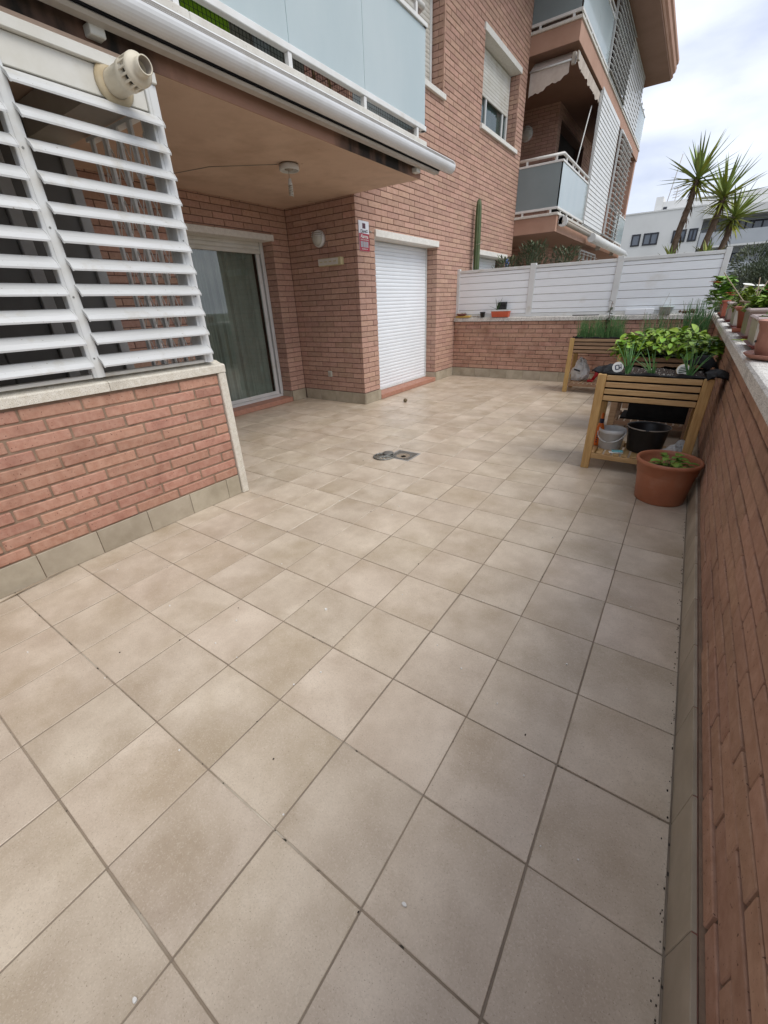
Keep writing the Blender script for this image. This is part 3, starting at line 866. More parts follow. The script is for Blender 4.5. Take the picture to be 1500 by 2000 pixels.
# dark bits inside neighbour balcony
box('inner_door', m_dark, ab, -2.25, -2.21, 13.6, 16.6, 3.1, 5.55)

# neighbour louvre screens
def louvre(label, y0, y1, z0, z1, cols, n, tilt, x=XN + .02, wblade=.07, mat=m_white):
    t = thing('louvre_screen', label, 'screen', (x, (y0 + y1) / 2, z0), 'louvre screens on the neighbouring balconies')
    g = G(); g.box(x - .05, x + .0, y0 - .03, y0, z0, z1); g.box(x - .05, x + .0, y1, y1 + .03, z0, z1); g.box(x - .05, x, y0, y1, z0 - .03, z0); g.box(x - .05, x, y0, y1, z1, z1 + .03)
    for c in range(1, cols):
        yc = y0 + (y1 - y0) * c / cols; g.box(x - .05, x - .005, yc - .015, yc + .015, z0, z1)
    g.make('frame', mat, t)
    wc = (y1 - y0) / cols; p = (z1 - z0) / n
    me = None; a = math.radians(tilt)
    gg = G(); gg.box(-wblade / 2, wblade / 2, -wc / 2 + .006, wc / 2 - .006, -.005, .005, c=.002)
    me = bpy.data.meshes.new('slat'); mt = Matrix.Rotation(a, 4, 'Y')
    me.from_pydata([tuple(mt @ Vector(v)) for v in gg.v], [], gg.f); me.materials.append(mat)
    for c in range(cols):
        for k in range(n):
            o = bpy.data.objects.new('slat', me); COL.objects.link(o); o.parent = t
            o.location = Vector((x + .01, y0 + wc * (c + .5), z0 + p * (k + .5))) - wl(t)
    return t
louvre('closed white louvre screen right of the open corner of the lower neighbouring balcony', 13.42, 16.2, 3.16, 5.84, 3, 28, 83, wblade=.108)
louvre('open grey slatted louvre screen at the far end of the lower neighbouring balcony', 16.35, 18.6, 3.16, 5.70, 3, 20, 25, x=XN + .10, wblade=.12)
louvre('open grey louvre screen beside the upper frosted balcony glass under the eave', 13.62, 16.2, 6.17, 8.7, 5, 24, 40, x=XN + .04, wblade=.11)
louvre('closed white louvre screen filling the upper balcony below the brown eave', 16.24, 19.1, 6.17, 8.7, 5, 24, 80, x=XN + .02, wblade=.118)
louvre('small louvre grid at ground level below the neighbouring balcony', 14.3, 16.6, 1.2, 2.6, 4, 10, 15, x=XN - .1, wblade=.09)

# ------------------------------------------------------------------ low laundry wall with louvre window
XL = -.848
lw = thing('laundry_wall', 'low orange brick wall at left with pale stone coping under the louvre window', 'wall', (XL - .1, .4, 0))
box('mortar_core', m_mortl, lw, XL - .22, XL - .0065, -2.6, 1.272, -.02, .988)
build_bricks(lw, lay_bricks('x', XL, 1, -2.58, 1.277, .168, .988, off=.23, drift=.052, joint=.012), m_bl, m_bls, 300, c=.005, jit=.0015)
skirting(lw, 'x', XL - .010, 1, -2.5, 1.275, phase=.02)
prc = [(XL - .16, .990), (XL + .020, .990), (XL + .020, 1.038), (XL + .012, 1.046), (XL - .03, 1.052), (XL - .075, 1.070), (XL - .16, 1.074)]
y = -2.6
while y < 1.3:
    y2 = min(y + 1.05 if y > -2.5 else -1.59, 1.345)
    coping_piece(lw, prc, 'y', y + .001, y2 - .002, m_stone); y = y2
g = G(); g.box(XL - .16, XL + .018, 1.279, 1.343, .0, .9885, c=.006); g.make('stone_jamb', m_stone, lw)

lv = thing('louvre_window', 'large white louvre window with tilted blades on the low brick wall', 'window', (-.87, .4, 1.075))
def post(y0, y1):
    g = G(); g.box(-.905, -.850, y0, y1, 1.072, 2.573, c=.003); g.box(-.8495, -.8475, y0 + .018, y1 - .018, 1.072, 2.573); g.make('post', m_white, lv)
post(1.206, 1.275); post(.450, .518); post(-.33, -.262); post(-1.12, -1.05)
for yy in (1.236, .484, -.296):
    for zz in (1.18, 1.50, 1.82, 2.14, 2.42):
        G().tube([(-.8478, yy, zz), (-.8455, yy, zz)], .0055, 8).make('screw', m_metal, lv)
for a, b in ((.519, 1.205), (-.261, .449), (-1.049, -.331)):
    box('top_panel', m_whiteo, lv, -.900, -.862, a, b, 2.447, 2.572, c=.003)
    box('bottom_rail', m_whiteo, lv, -.905, -.858, a, b, 1.070, 1.092, c=.003)
g = G(); g.box(-.93, -.835, -1.2, 1.28, 2.574, 2.625, c=.004); g.make('head_channel', m_whiteo, lv)
box('head_packer', m_soffit, lv, -.96, -.935, -1.2, 1.28, 2.574, 2.685)
for q, (a, b) in enumerate(((.512, 1.246), (-.268, .447), (-1.05, -.34))):
    me = bpy.data.meshes.new('blade'); gg = G()
    pr = [(-.880, .056), (-.874, .063), (-.856, .060), (-.814, .030), (-.799, .006), (-.800, -.003), (-.806, -.001), (-.820, .019), (-.858, .049)]
    gg.prism(pr, 'y', a, b)
    gg.prism([(-.882, .054), (-.874, .066), (-.855, .063), (-.812, .032), (-.796, .006), (-.798, -.006), (-.806, -.003), (-.820, .016), (-.858, .046)], 'y', a - .006, a)
    gg.prism([(-.882, .054), (-.874, .066), (-.855, .063), (-.812, .032), (-.796, .006), (-.798, -.006), (-.806, -.003), (-.820, .016), (-.858, .046)], 'y', b, b + .005)
    c = Vector((-.83, (a + b) / 2, 0))
    me.from_pydata([tuple(Vector(v) - c) for v in gg.v], [], gg.f); me.materials.append(m_blade)
    for k in range(11):
        o = bpy.data.objects.new('blade', me); COL.objects.link(o); o.parent = lv
        o.location = c + Vector((random.gauss(0, .0008), random.gauss(0, .0008), 1.133 + .1243 * k)) - wl(lv)
        o.rotation_euler = (random.gauss(0, .0012), random.gauss(0, .018), 0)
# laundry interior
lr = thing('laundry_room', 'dim pale laundry room seen through the louvre blades', 'room', (-1.6, .2, 0))
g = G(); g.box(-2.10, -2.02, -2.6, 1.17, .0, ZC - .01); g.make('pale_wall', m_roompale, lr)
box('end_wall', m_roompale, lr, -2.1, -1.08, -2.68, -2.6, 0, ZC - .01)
g = G(); g.box(-2.02, -1.97, .72, .80, 0, 2.45, c=.004); g.box(-2.02, -1.98, -.35, -.29, 0, 2.45, c=.004); g.box(-2.02, -1.98, -.29, .72, 2.40, 2.45, c=.004); g.make('door_frame', m_dimw, lr)
box('end_post', m_dimw, lr, -2.10, -1.99, 1.172, 1.245, 0, 2.6, c=.004)
for k in range(3):
    box('door_panel', m_roompale, lr, -2.019, -2.0, -.285 + k * .335, .045 + k * .335, .05, 2.39, c=.006)
box('ceiling_beam', m_greige, lr, -2.0, -.95, 1.0, 1.24, 2.50, ZC - .012)
box('pale_shelf', m_white, lr, -2.0, -1.5, -1.9, -.5, 1.62, 1.66)
t = thing('washing_machine', 'white washing machine with dark round door inside the laundry', 'appliance', (-1.7, -.0, .0))
box('machine_body', m_greige, t, -1.97, -1.45, -.62, -.02, .92, 1.72, c=.02)
G().lathe([(.001, .03), (.13, .025), (.17, 0)], (-1.447, -.3, 1.35), 20, mtx=Matrix.Rotation(math.pi / 2, 4, 'Y')).make('round_door', m_black, t)
# concertina grille
gr = thing('concertina_grille', 'folding grey steel concertina grille behind the right louvre blades', 'grille', (-1.3, 1.27, 1.0))
nb = 9
xs = [-.98 - k * .082 for k in range(nb)]
for k, xx in enumerate(xs):
    g = G(); yy = 1.262 + (.025 if k % 2 else -.025); g.box(xx - .017, xx + .017, yy - .009, yy + .009, 1.0, 2.47, c=.002); g.box(xx - .018, xx - .013, yy - .012, yy + .012, 1.0, 2.47); g.make('bar', m_gril, gr)
for zz in (1.12, 1.42, 1.72, 2.02, 2.30):
    g = G()
    for k in range(nb - 1):
        for s_ in (1, -1):
            g.tube([(xs[k], 1.262, zz - .1 * s_), (xs[k + 1], 1.262, zz + .1 * s_)], .004, 4)
    g.make('lattice', m_gril, gr)
g = G(); g.box(-1.72, -.93, 1.235, 1.29, 2.471, 2.495, c=.002); g.box(-1.72, -.93, 1.235, 1.29, .985, 1.0, c=.002); g.make('track', m_gril, gr)
g = G()
for yy in (1.225, 1.262, 1.30): g.box(-.965, -.91, yy - .013, yy + .013, 1.0, 2.62, c=.003)
g.make('side_channel', m_white, gr)

# flue terminal
fl = thing('flue_vent', 'yellowed round plastic flue vent sticking out of the louvre window top', 'vent', (-.85, 1.045, 2.53))
rx = Matrix.Rotation(math.radians(90), 4, 'Y')
fc = (-.861, 1.03, 2.512)
rxs = rx @ Matrix.Scale(1.14, 4)
g = G(); g.lathe([(.0, 0), (.085, 0), (.085, .012), (.065, .022), (.055, .022)], fc, 28, mtx=rxs); g.make('flange', m_flued, fl)
g = G(); g.lathe([(.054, .02), (.054, .13), (.059, .132), (.059, .165), (.056, .168), (.056, .178), (.0, .178)], fc, 28, mtx=rxs)
g.lathe([(.056, .215), (.060, .212), (.060, .228), (.050, .238), (.036, .240), (.034, .262), (.034, .285), (.029, .285), (.029, .24), (.0, .225)], fc, 28, mtx=rxs)
for k in range(16):
    a = 2 * math.pi * k / 16
    p = Vector(fc) + rxs @ Vector((.056 * math.cos(a), .056 * math.sin(a), 0))
    mt = Matrix.Translation(p) @ rxs @ Matrix.Rotation(a, 4, 'Z')
    g.box(-.004, .004, -.004, .004, .166, .226, mtx=mt)
g.make('vent_cowl', m_flue, fl)
G().lathe([(.045, .178), (.045, .215)], fc, 20, mtx=rxs).make('inner_pipe', m_black, fl)
G().lathe([(.0285, .283), (.028, .235), (.0, .234)], fc, 20, mtx=rxs).make('pipe_bore', m_awnb, fl)

# ------------------------------------------------------------------ awnings
aw = thing('awning_cassette', 'long white rolled awning cassette fixed to the edge of the near balcony', 'awning', (-.85, 1.0, 2.8))
c0, c1 = -.80, 2.845
prof = []
for k in range(15):
    a = math.radians(-118 + 205 * k / 14)
    prof.append((c0 + .066 * math.cos(a), c1 + .066 * math.sin(a)))
prof += [(c0 - .05, c1 + .06), (c0 - .07, c1 + .02), (c0 - .05, c1 - .03)]
G().prism(prof, 'y', -3.0, 4.985).make('front_profile', m_awn, aw)
g = G()
for k in range(5):
    a = math.radians(35 - k * 5.5)
    g.tube([(c0 + .0662 * math.cos(a), -3.0, c1 + .0662 * math.sin(a)), (c0 + .0662 * math.cos(a), 4.98, c1 + .0662 * math.sin(a))], .0016, 5)
g.make('groove_line', m_awnb, aw)
G().prism([(-.955, 2.86), (-.955, 2.785), (-.90, 2.765), (-.838, 2.783), (-.845, 2.80), (-.87, 2.87)], 'y', -3.0, 4.80).make('back_box', m_frame, aw)
G().prism([(-.90, 2.760), (-.846, 2.776), (-.838, 2.768), (-.85, 2.752), (-.90, 2.748)], 'y', -3.0, 4.78).make('lower_lip', m_awnl, aw)
g = G(); g.box(-.967, -.90, 4.36, 4.44, 2.71, 2.758, c=.005); g.box(-.967, -.90, 1.0, 1.08, 2.71, 2.758, c=.005); g.make('bracket', m_whiteo, aw)
G().prism([(p[0] * 1 + 0, p[1]) for p in prof], 'y', 4.987, 4.998).make('end_cap', m_white, aw)
# neighbour awnings
t = thing('awning_cassette', 'white awning roller with round end cap below the lower neighbouring balcony', 'awning', (-.9, 12.5, 2.9), 'awnings of the neighbouring balcony')
G().tube([(-.88, 10.93, 2.93), (-.88, 14.2, 2.93)], .05, 12).make('front_profile', m_awnb, t)
g = G(); g.tube([(-.88, 10.88, 2.93), (-.88, 10.95, 2.93)], .10, 20); g.box(-.98, -.88, 10.88, 10.95, 2.87, 3.06, c=.01); g.make('end_cap', m_white, t)
G().tube([(-.88, 10.872, 2.93), (-.88, 10.879, 2.93)], .02, 10).make('cap_screw', m_greige, t)
t = thing('awning_cassette', 'fat white closed awning tube running to the far end below the balcony', 'awning', (-.8, 17, 2.88), 'awnings of the neighbouring balcony')
G().tube([(-.80, 13.9, 2.86), (-.80, 20.6, 2.86)], .11, 16).make('front_profile', m_white, t)
G().tube([(-.80, 20.6, 2.86), (-.80, 21.3, 2.86)], .06, 12).make('roller_end', m_white, t)
for yy in (15.8, 18.6): box('bracket', m_awnb, t, -1.0, -.88, yy, yy + .12, 2.70, 2.95)
t = thing('awning_cloth', 'faded fabric awning valance hanging under the upper neighbouring balcony corner', 'awning', (-1.5, 10.85, 5.7))
g = G(); n = 26
def zed(k): return 5.20 + .20 * k / n + .022 * math.sin(k * .55) + .01 * math.sin(k * 1.7)
for k in range(n):
    xa, xb = -1.93 + .78 * k / n, -1.93 + .78 * (k + 1) / n
    ya, yb = 10.86 + .008 * math.sin(k * .5), 10.86 + .008 * math.sin((k + 1) * .5)
    g.add([(xa, ya, zed(k)), (xb, yb, zed(k + 1)), (xb, 10.86, 5.62), (xa, 10.86, 5.62), (xb, 11.1, 5.80), (xa, 11.1, 5.80)], [(0, 1, 2, 3), (3, 2, 4, 5)], smooth=True)
g.make('valance', m_fabric, t)
G().tube([(-1.94, 10.85, 5.60), (-1.12, 10.85, 5.60)], .018, 8).make('front_bar', m_white, t)
g = G(); g.box(-1.12, -1.04, 10.83, 10.90, 5.52, 5.70, c=.01); g.box(-1.02, -.97, 10.80, 10.9, 5.55, 5.68, c=.01); g.make('arm_joint', m_greige, t)
t = thing('awning_cloth', 'crumpled white awning valance along the front of the lower neighbouring balcony', 'awning', (-1.0, 12.3, 5.6))
g = G(); n = 40
for k in range(n):
    ya, yb = 10.95 + 2.6 * k / n, 10.95 + 2.6 * (k + 1) / n
    f = lambda q: .012 * math.sin(q * 1.3) + .010 * math.sin(q * .55)
    g.add([(-1.05 + f(k), ya, 5.58 + f(k * 1.7)), (-1.05 + f(k + 1), yb, 5.58 + f((k + 1) * 1.7)), (-1.03, yb, 5.75), (-1.03, ya, 5.75)], [(0, 1, 2, 3)], smooth=True)
g.make('valance', m_fabric, t)
G().tube([(-1.15, 13.2, 5.5), (-1.3, 12.6, 3.5)], .014, 6).make('crank_rod', m_white, t)

# ------------------------------------------------------------------ wall fittings
t = thing('ceiling_lamp', 'white ceiling lamp base with a bare spiral bulb dangling below', 'lamp', (-1.66, 3.13, ZC))
lc = (-1.66, 3.13, 0)
g = G(); g.lathe([(.0, ZC - .012), (.085, ZC - .012), (.098, ZC - .018), (.10, ZC - .055), (.092, ZC - .062), (.088, ZC - .055), (.086, ZC - .03), (.0, ZC - .028)], lc, 28); g.make('lamp_base', m_white, t)
G().box(-1.70, -1.63, 3.10, 3.16, ZC - .055, ZC - .028, c=.004).make('terminal_block', m_greige, t)
G().tube([(-1.66, 3.12, ZC - .03), (-1.665, 3.122, ZC - .09), (-1.66, 3.12, ZC - .13)], .0035, 6).make('flex_cord', m_greige, t)
b = G().lathe([(.0, ZC - .12), (.016, ZC - .125), (.017, ZC - .155), (.021, ZC - .16), (.021, ZC - .175), (.0, ZC - .178)], (-1.66, 3.12, 0), 14).make('bulb', m_white, t)
pts = []
for k in range(64):
    a = k * .62; pts.append((-1.66 + .019 * math.cos(a), 3.12 + .019 * math.sin(a), ZC - .178 - .0014 * k))
G().tube(pts, .0055, 6).make('spiral_tube', m_opal, b)
tag(G().tube([(-1.75, 3.06, ZC - .006), (-2.3, 2.66, ZC - .0065), (-3.2, 2.45, ZC - .006)], .004, 5).make('ceiling_cable', m_awnb, None, loc=(-1.75, 3.06, ZC)), 'thin dark cable running along the soffit from the lamp', 'cable')
def bulkhead(label, c, r):
    t = thing('wall_lamp', label, 'lamp', c)
    ry = Matrix.Rotation(math.radians(90), 4, 'X')
    G().lathe([(.0, 0), (r, 0), (r, .03), (r * .93, .045), (r * .80, .05)], c, 28, mtx=ry).make('lamp_ring', m_white, t)
    G().lathe([(r * .84, .045), (r * .78, .075), (r * .55, .10), (r * .25, .112), (.0, .114)], c, 28, mtx=ry).make('lamp_cover', m_opal, t)
    g = G()
    for k in range(3):
        zz = r * (.25 + .22 * k)
        w = math.sqrt(max(0, r * r - zz * zz)) * .9
        pts = [(c[0] - w * math.cos(math.pi * q / 8) * 1, c[1] - .04 - .085 * math.sin(math.pi * q / 8), c[2] + zz) for q in range(9)]
        g.tube(pts, .006, 5)
    g.make('guard_bar', m_white, t)
    return t
bulkhead('round bulkhead wall lamp on the shaded brick side wall of the recess', (-2.60, YC - .001, 2.262), .105)
bulkhead('pale round wall lamp on the brick inside the lower neighbouring balcony', (-2.75, YN - .001, 5.32), .17)
t = thing('emergency_light', 'yellowed rectangular emergency light box on the shaded brick side wall', 'light box', (-2.40, YC, 1.97))
box('light_case', m_ivory, t, -2.607, -2.185, YC - .004, YC - .075, 1.92, 2.015, c=.006)
box('light_face', m_whiteo, t, -2.60, -2.235, YC - .0755, YC - .082, 1.927, 2.008, c=.003)
for k in range(4): box('light_slot', m_ivory, t, -2.57 + k * .085, -2.52 + k * .085, YC - .0821, YC - .084, 1.963, 1.975)
t = thing('wall_socket', 'small pale switch plate low on the brick side wall of the recess', 'socket', (-2.62, YC, .43))
box('socket_plate', m_opal, t, -2.672, -2.585, YC - .002, YC - .016, .385, .475, c=.006)
box('socket_rocker', m_greige, t, -2.655, -2.602, YC - .0162, YC - .022, .402, .458, c=.003)

def text(body, size, mat, parent, mtx, name='lettering', bold=0.0):
    cu = bpy.data.curves.new(name, 'FONT'); cu.body = body; cu.size = size; cu.align_x = 'CENTER'; cu.align_y = 'CENTER'; cu.extrude = .0004; cu.offset = bold
    tmp = bpy.data.objects.new(name, cu); COL.objects.link(tmp)
    dg = bpy.context.evaluated_depsgraph_get()
    me = bpy.data.meshes.new_from_object(tmp.evaluated_get(dg))
    bpy.data.objects.remove(tmp)
    me.transform(mtx); me.transform(Matrix.Translation(-wl(parent)))
    me.materials.clear(); me.materials.append(mat)
    o = bpy.data.objects.new(name, me); COL.objects.link(o); o.parent = parent
    return o
def onfac(y, z, x=XF + .0135, tilt=0):
    # text frame: right = +y, up = +z, facing +x
    return Matrix.Translation((x, y, z)) @ Matrix(((0, 0, 1, 0), (1, 0, 0, 0), (0, 1, 0, 0), (0, 0, 0, 1))) @ Matrix.Rotation(tilt, 4, 'Z')
t = thing('alarm_sign', 'white and red alarm warning sign on the brick corner beside the shutter door', 'sign', (XF, 4.72, 2.24))
box('sign_board', m_signw, t, XF + .003, XF + .011, 4.607, 4.837, 2.068, 2.415)
box('red_field', m_signr, t, XF + .0112, XF + .0118, 4.608, 4.836, 2.069, 2.272)
box('emblem', m_signd, t, XF + .0112, XF + .0118, 4.688, 4.758, 2.328, 2.388)
text('Direct', .062, m_ink, t, onfac(4.722, 2.298, tilt=.12), bold=.0004)
text('Alarma', .060, m_paper, t, onfac(4.722, 2.238), bold=.0012)
text('CONECTADA A POLICIA', .0165, m_paper, t, onfac(4.722, 2.200), bold=.0003)
for k in range(3): box('info_panel', m_signg, t, XF + .0119, XF + .0124, 4.634 + k * .06, 4.688 + k * .06, 2.112, 2.182)
text('SEGURIDAD  24 H', .0165, m_paper, t, onfac(4.722, 2.092), bold=.0003)
t = thing('blue_plaque', 'small blue plaque on the facade beyond the white privacy screen', 'sign', (XF, 10.45, 2.15))
box('plaque', m_blue, t, XF + .002, XF + .012, 10.36, 10.60, 2.03, 2.27)
for k in range(2): box('plaque_symbol', m_paper, t, XF + .0121, XF + .0127, 10.40 + k * .1, 10.46 + k * .1, 2.08, 2.15)
tag(G().box(XF + .002, XF + .012, 4.875, 4.90, 2.295, 2.32, c=.004).make('wall_bolt', m_greige, None, loc=(XF, 4.89, 2.3)), 'tiny pale round bolt right of the alarm sign', 'bolt')

# ------------------------------------------------------------------ drain and small floor things
t = thing('floor_drain', 'square metal floor drain grate set in the tiles with a round hole', 'drain', (-.134, 2.762, 0))
g = G(); X0, X1, Y0, Y1 = DR
g.box(X0, X1, Y0, Y0 + .014, -.01, .002); g.box(X0, X1, Y1 - .014, Y1, -.01, .002); g.box(X0, X0 + .014, Y0 + .014, Y1 - .014, -.01, .002); g.box(X1 - .014, X1, Y0 + .014, Y1 - .014, -.01, .002)
g.make('drain_frame', m_dimw, t)
g = G(); cx, cy = (X0 + X1) / 2, (Y0 + Y1) / 2
for k in range(24):
    for q in range(24):
        x, y = X0 + .018 + (X1 - X0 - .036) * (k + .5) / 24, Y0 + .018 + (Y1 - Y0 - .036) * (q + .5) / 24
        if math.hypot(x - cx, y - cy) < .098: continue
        if (k + q) % 2 == 0: g.box(x - .0045, x + .0045, y - .0045, y + .0045, -.008, -.001)
g.make('grate_mesh', m_metal, t)
box('drain_plate', m_metal, t, X0 + .014, X1 - .014, Y0 + .014, Y1 - .014, -.011, -.0075)
G().lathe([(.096, .001), (.090, .0), (.07, -.004), (.05, -.006), (.034, -.005), (.033, -.007), (.0, -.0072)], (cx, cy, 0), 32).make('drain_bowl', m_metal, t)
G().disc((cx + .012, cy - .016, 0), .027, -.0035, 20).make('drain_hole', m_black, t)
t = thing('drain_cover', 'round slotted metal drain cover lying loose beside the square grate', 'drain cover', (-.32, 2.63, 0))
cc = (-.285, 2.625, 0)
g = G(); g.lathe([(.108, .004), (.112, .009), (.106, .014), (.098, .013), (.095, .008), (.095, .004)], cc, 32)
for k in range(6):
    a = k * math.pi / 6; d = Vector((math.cos(a), math.sin(a), 0)) * .098
    g.tube([Vector(cc) + d + Vector((0, 0, .010)), Vector(cc) - d + Vector((0, 0, .010))], .005, 5)
g.lathe([(.0, .013), (.03, .013), (.032, .008)], cc, 20)
g.make('cover_ring', m_metal, t)
G().lathe([(.0, .018), (.052, .022), (.058, .017), (.055, .011), (.0, .011)], (-.285, 2.705, .004), 24).make('plug_lid', m_metal, t)
t = tag(G().lathe([(.001, 0), (.018, .004), (.029, .017), (.031, .031), (.028, .045), (.017, .057), (.001, .061)], (-1.452, 4.955, 0), 14).make('wooden_ball', m_nut, None, loc=(-1.452, 4.955, 0)), 'small mottled brown ball on the tiles before the shutter', 'ball')
def flake(x, y, s, mat, label, cat, thick=.004):
    g = G(); n = 7; ang = random.random() * 6
    pts = [(x + s * (.6 + .5 * random.random()) * math.cos(ang + k * 2 * math.pi / n), y + s * (.35 + .5 * random.random()) * math.sin(ang + k * 2 * math.pi / n)) for k in range(n)]
    g.prism(pts, 'z', .0008, thick)
    g.v = [(a, b, c + (random.random() * s * .5 if c > .002 else 0)) for a, b, c in g.v]
    return tag(g.make('debris', mat, None, loc=(x, y, 0)), label, cat)
flake(1.74, -.261, .0075, m_paper, 'crumpled scrap of white paper low in front on the tiles', 'paper')
flake(1.313, -.744, .007, m_paper, 'white and black chip at the bottom left edge of the tiles', 'chip')
flake(.788, .511, .010, m_paper, 'white bird dropping fleck in the middle of the floor', 'fleck')
flake(.455, .204, .006, m_paper, 'little white fleck left of the middle of the floor', 'fleck')
g = G()
for k in range(46):
    x, y = random.uniform(-.6, 2.2), random.uniform(-.5, 2.2); s = random.uniform(.0013, .0032)
    g.box(x - s, x + s, y - s, y + s, .0008, .002 + s)
o = stuff(tag(g.make('pale_crumbs', m_paper, None), 'tiny pale crumbs scattered over the floor tiles', 'crumbs'))
g = G()
for k in range(130):
    if random.random() < .55: x, y = 2.298 - abs(random.gauss(0, .008)), random.uniform(-.4, 2.6)
    else: x, y = random.choice([random.uniform(-.7, 2.2), round(random.uniform(-.7, 2.2) / T) * T + random.gauss(0, .002)]), random.uniform(-.4, 4.5)
    s = random.uniform(.0007, .0022)
    g.box(x - s, x + s, y - s * 1.4, y + s * 1.4, .0008, .002 + s * .6)
stuff(tag(g.make('dark_grit', m_soil, None), 'dark grit lying in the joints and along the wall foot', 'grit'))
g = G(); g.blade((-.80, -.42, .004), (-.10, 1, .06), (0, 0, 1), .36, .014, seg=6, droop=.05, fold=.2); g.blade((-.80, -.40, .004), (-.26, 1, .10), (0, 0, 1), .22, .009, seg=5, droop=.16)
tag(g.make('dry_leaf', m_stick, None, loc=(-.8, -.3, 0)), 'long dry brown leaf blade lying by the left wall foot', 'leaf')

# ------------------------------------------------------------------ wooden planters
PW, PD, PH = .785, .49, .825
def planter(label, loc, fam):
    wood, woodl = fam
    t = thing('raised_planter', label, 'planter', loc, 'raised wooden planters')
    X, Y, Z = loc
    for sx in (0, 1):
        for sy in (0, 1):
            x0 = X + (0 if not sx else PW - .066); y0 = Y + (0 if not sy else PD - .045)
            g = G(); g.box(x0, x0 + .066, y0, y0 + .045, 0, PH, c=.004)
            g.make('leg', woodl, t, loc=(x0 + .033, y0 + .022, 0))
    for k in range(4):
        z0 = .612 + k * .0548; h = .0405
        for yy in (Y + .010, Y + PD - .032):
            G().box(X + .068, X + PW - .068, yy, yy + .022, z0, z0 + h, c=.003).make('slat', wood, t, loc=(X + PW / 2, yy, z0))
        for xx in (X + .012, X + PW - .034):
            g = G(); g.box(-PD / 2 + .047, PD / 2 - .047, -.011, .011, 0, h, c=.003)
            o = g.make('slat', wood, t, loc=(0, 0, 0)); o.location = Vector((xx + .011, Y + PD / 2, z0)) - Vector(loc); o.rotation_euler = (0, 0, math.pi / 2)
    for yy in (Y + .008, Y + PD - .030):
        G().box(X + .066, X + PW - .066, yy, yy + .022, .098, .142, c=.003).make('shelf_rail', wood, t, loc=(X + PW / 2, yy, .1))
    ns = 11
    for k in range(ns):
        xx = X + .03 + (PW - .06) * (k + .5) / ns
        g = G(); g.box(-PD / 2 + .012, PD / 2 - .012, -.024, .024, 0, .014, c=.002)
        o = g.make('shelf_slat', wood, t, loc=(0, 0, 0)); o.location = Vector((xx, Y + PD / 2, .144)) - Vector(loc); o.rotation_euler = (0, 0, math.pi / 2)
    g = G(); n = 16
    a0, a1, b0, b1 = X + .036, X + PW - .036, Y + .034, Y + PD - .034
    ring = []
    for k in range(n): ring.append((a0 + (a1 - a0) * k / n, b0))
    for k in range(n // 2): ring.append((a1, b0 + (b1 - b0) * k / (n // 2)))
    for k in range(n): ring.append((a1 - (a1 - a0) * k / n, b1))
    for k in range(n // 2): ring.append((a0, b1 - (b1 - b0) * k / (n // 2)))
    m_ = len(ring); vs = []
    for i, (x, y) in enumerate(ring):
        dx, dy = (x - (a0 + a1) / 2), (y - (b0 + b1) / 2)
        zt = .838 + .008 * math.sin(i * 1.1) + .007 * math.sin(i * 2.7)
        front = .012 if abs(y - b0) < .001 else .0
        o_ = .010 + .006 * math.sin(i * 1.9)
        vs += [(x, y, .60), (x + (.004 if dx < 0 else -.004), y, zt - .02), (x + math.copysign(o_, dx) * .5, y - front * .4, zt), (x + math.copysign(o_, dx), y - front - (.012 if front else 0), .827 + .003 * math.sin(i))]
    g.add(vs, [(i * 4 + q, ((i + 1) % m_) * 4 + q, ((i + 1) % m_) * 4 + q + 1, i * 4 + q + 1) for i in range(m_) for q in range(3)], smooth=True)
    g.add([(a0, b0, .602), (a1, b0, .602), (a1, b1, .602), (a0, b1, .602)], [(0, 1, 2, 3)])
    g.make('liner', m_liner, t)
    g = G(); nx, ny = 34, 20; vs = []
    for i in range(nx + 1):
        for j in range(ny + 1):
            x, y = a0 + .004 + (a1 - a0 - .008) * i / nx, b0 + .004 + (b1 - b0 - .008) * j / ny
            vs.append((x, y, .824 + .006 * math.sin(i * .7 + j * .4) + random.uniform(-.006, .006)))
    g.add(vs, [(i * (ny + 1) + j, (i + 1) * (ny + 1) + j, (i + 1) * (ny + 1) + j + 1, i * (ny + 1) + j + 1) for i in range(nx) for j in range(ny)], smooth=False)
    g.make('soil', m_soil, t)
    return t
P1 = (1.478, 3.26, 0); P2 = (1.49, 4.56, 0); P3 = (.51, 6.74, 0); P4 = (1.50, 5.9, 0)
planter('nearest raised wooden planter with black soil and young onions over a cluttered shelf', P1, (m_wood, m_woodl))
planter('raised wooden planter overflowing with bright green leaves behind the nearest planter', P2, (m_woodg, m_woodg))
planter('weathered raised wooden planter of chives against the far brick wall', P3, (m_woodg, m_woodl))
planter('raised wooden planter of tall chives in the far right corner behind the leafy one', P4, (m_woodg, m_woodg))
# perlite in the near planter
g = G()
for k in range(110):
    x, y = random.uniform(P1[0] + .06, P1[0] + PW - .06), random.uniform(P1[1] + .05, P1[1] + PD - .06); s = random.uniform(.001, .0026)
    g.box(x - s, x + s, y - s, y + s, .822, .831 + s, c=s * .4)
stuff(tag(g.make('perlite', m_perl, None, loc=(P1[0], P1[1], .81)), 'white perlite crumbs on the soil of the nearest planter', 'perlite'))

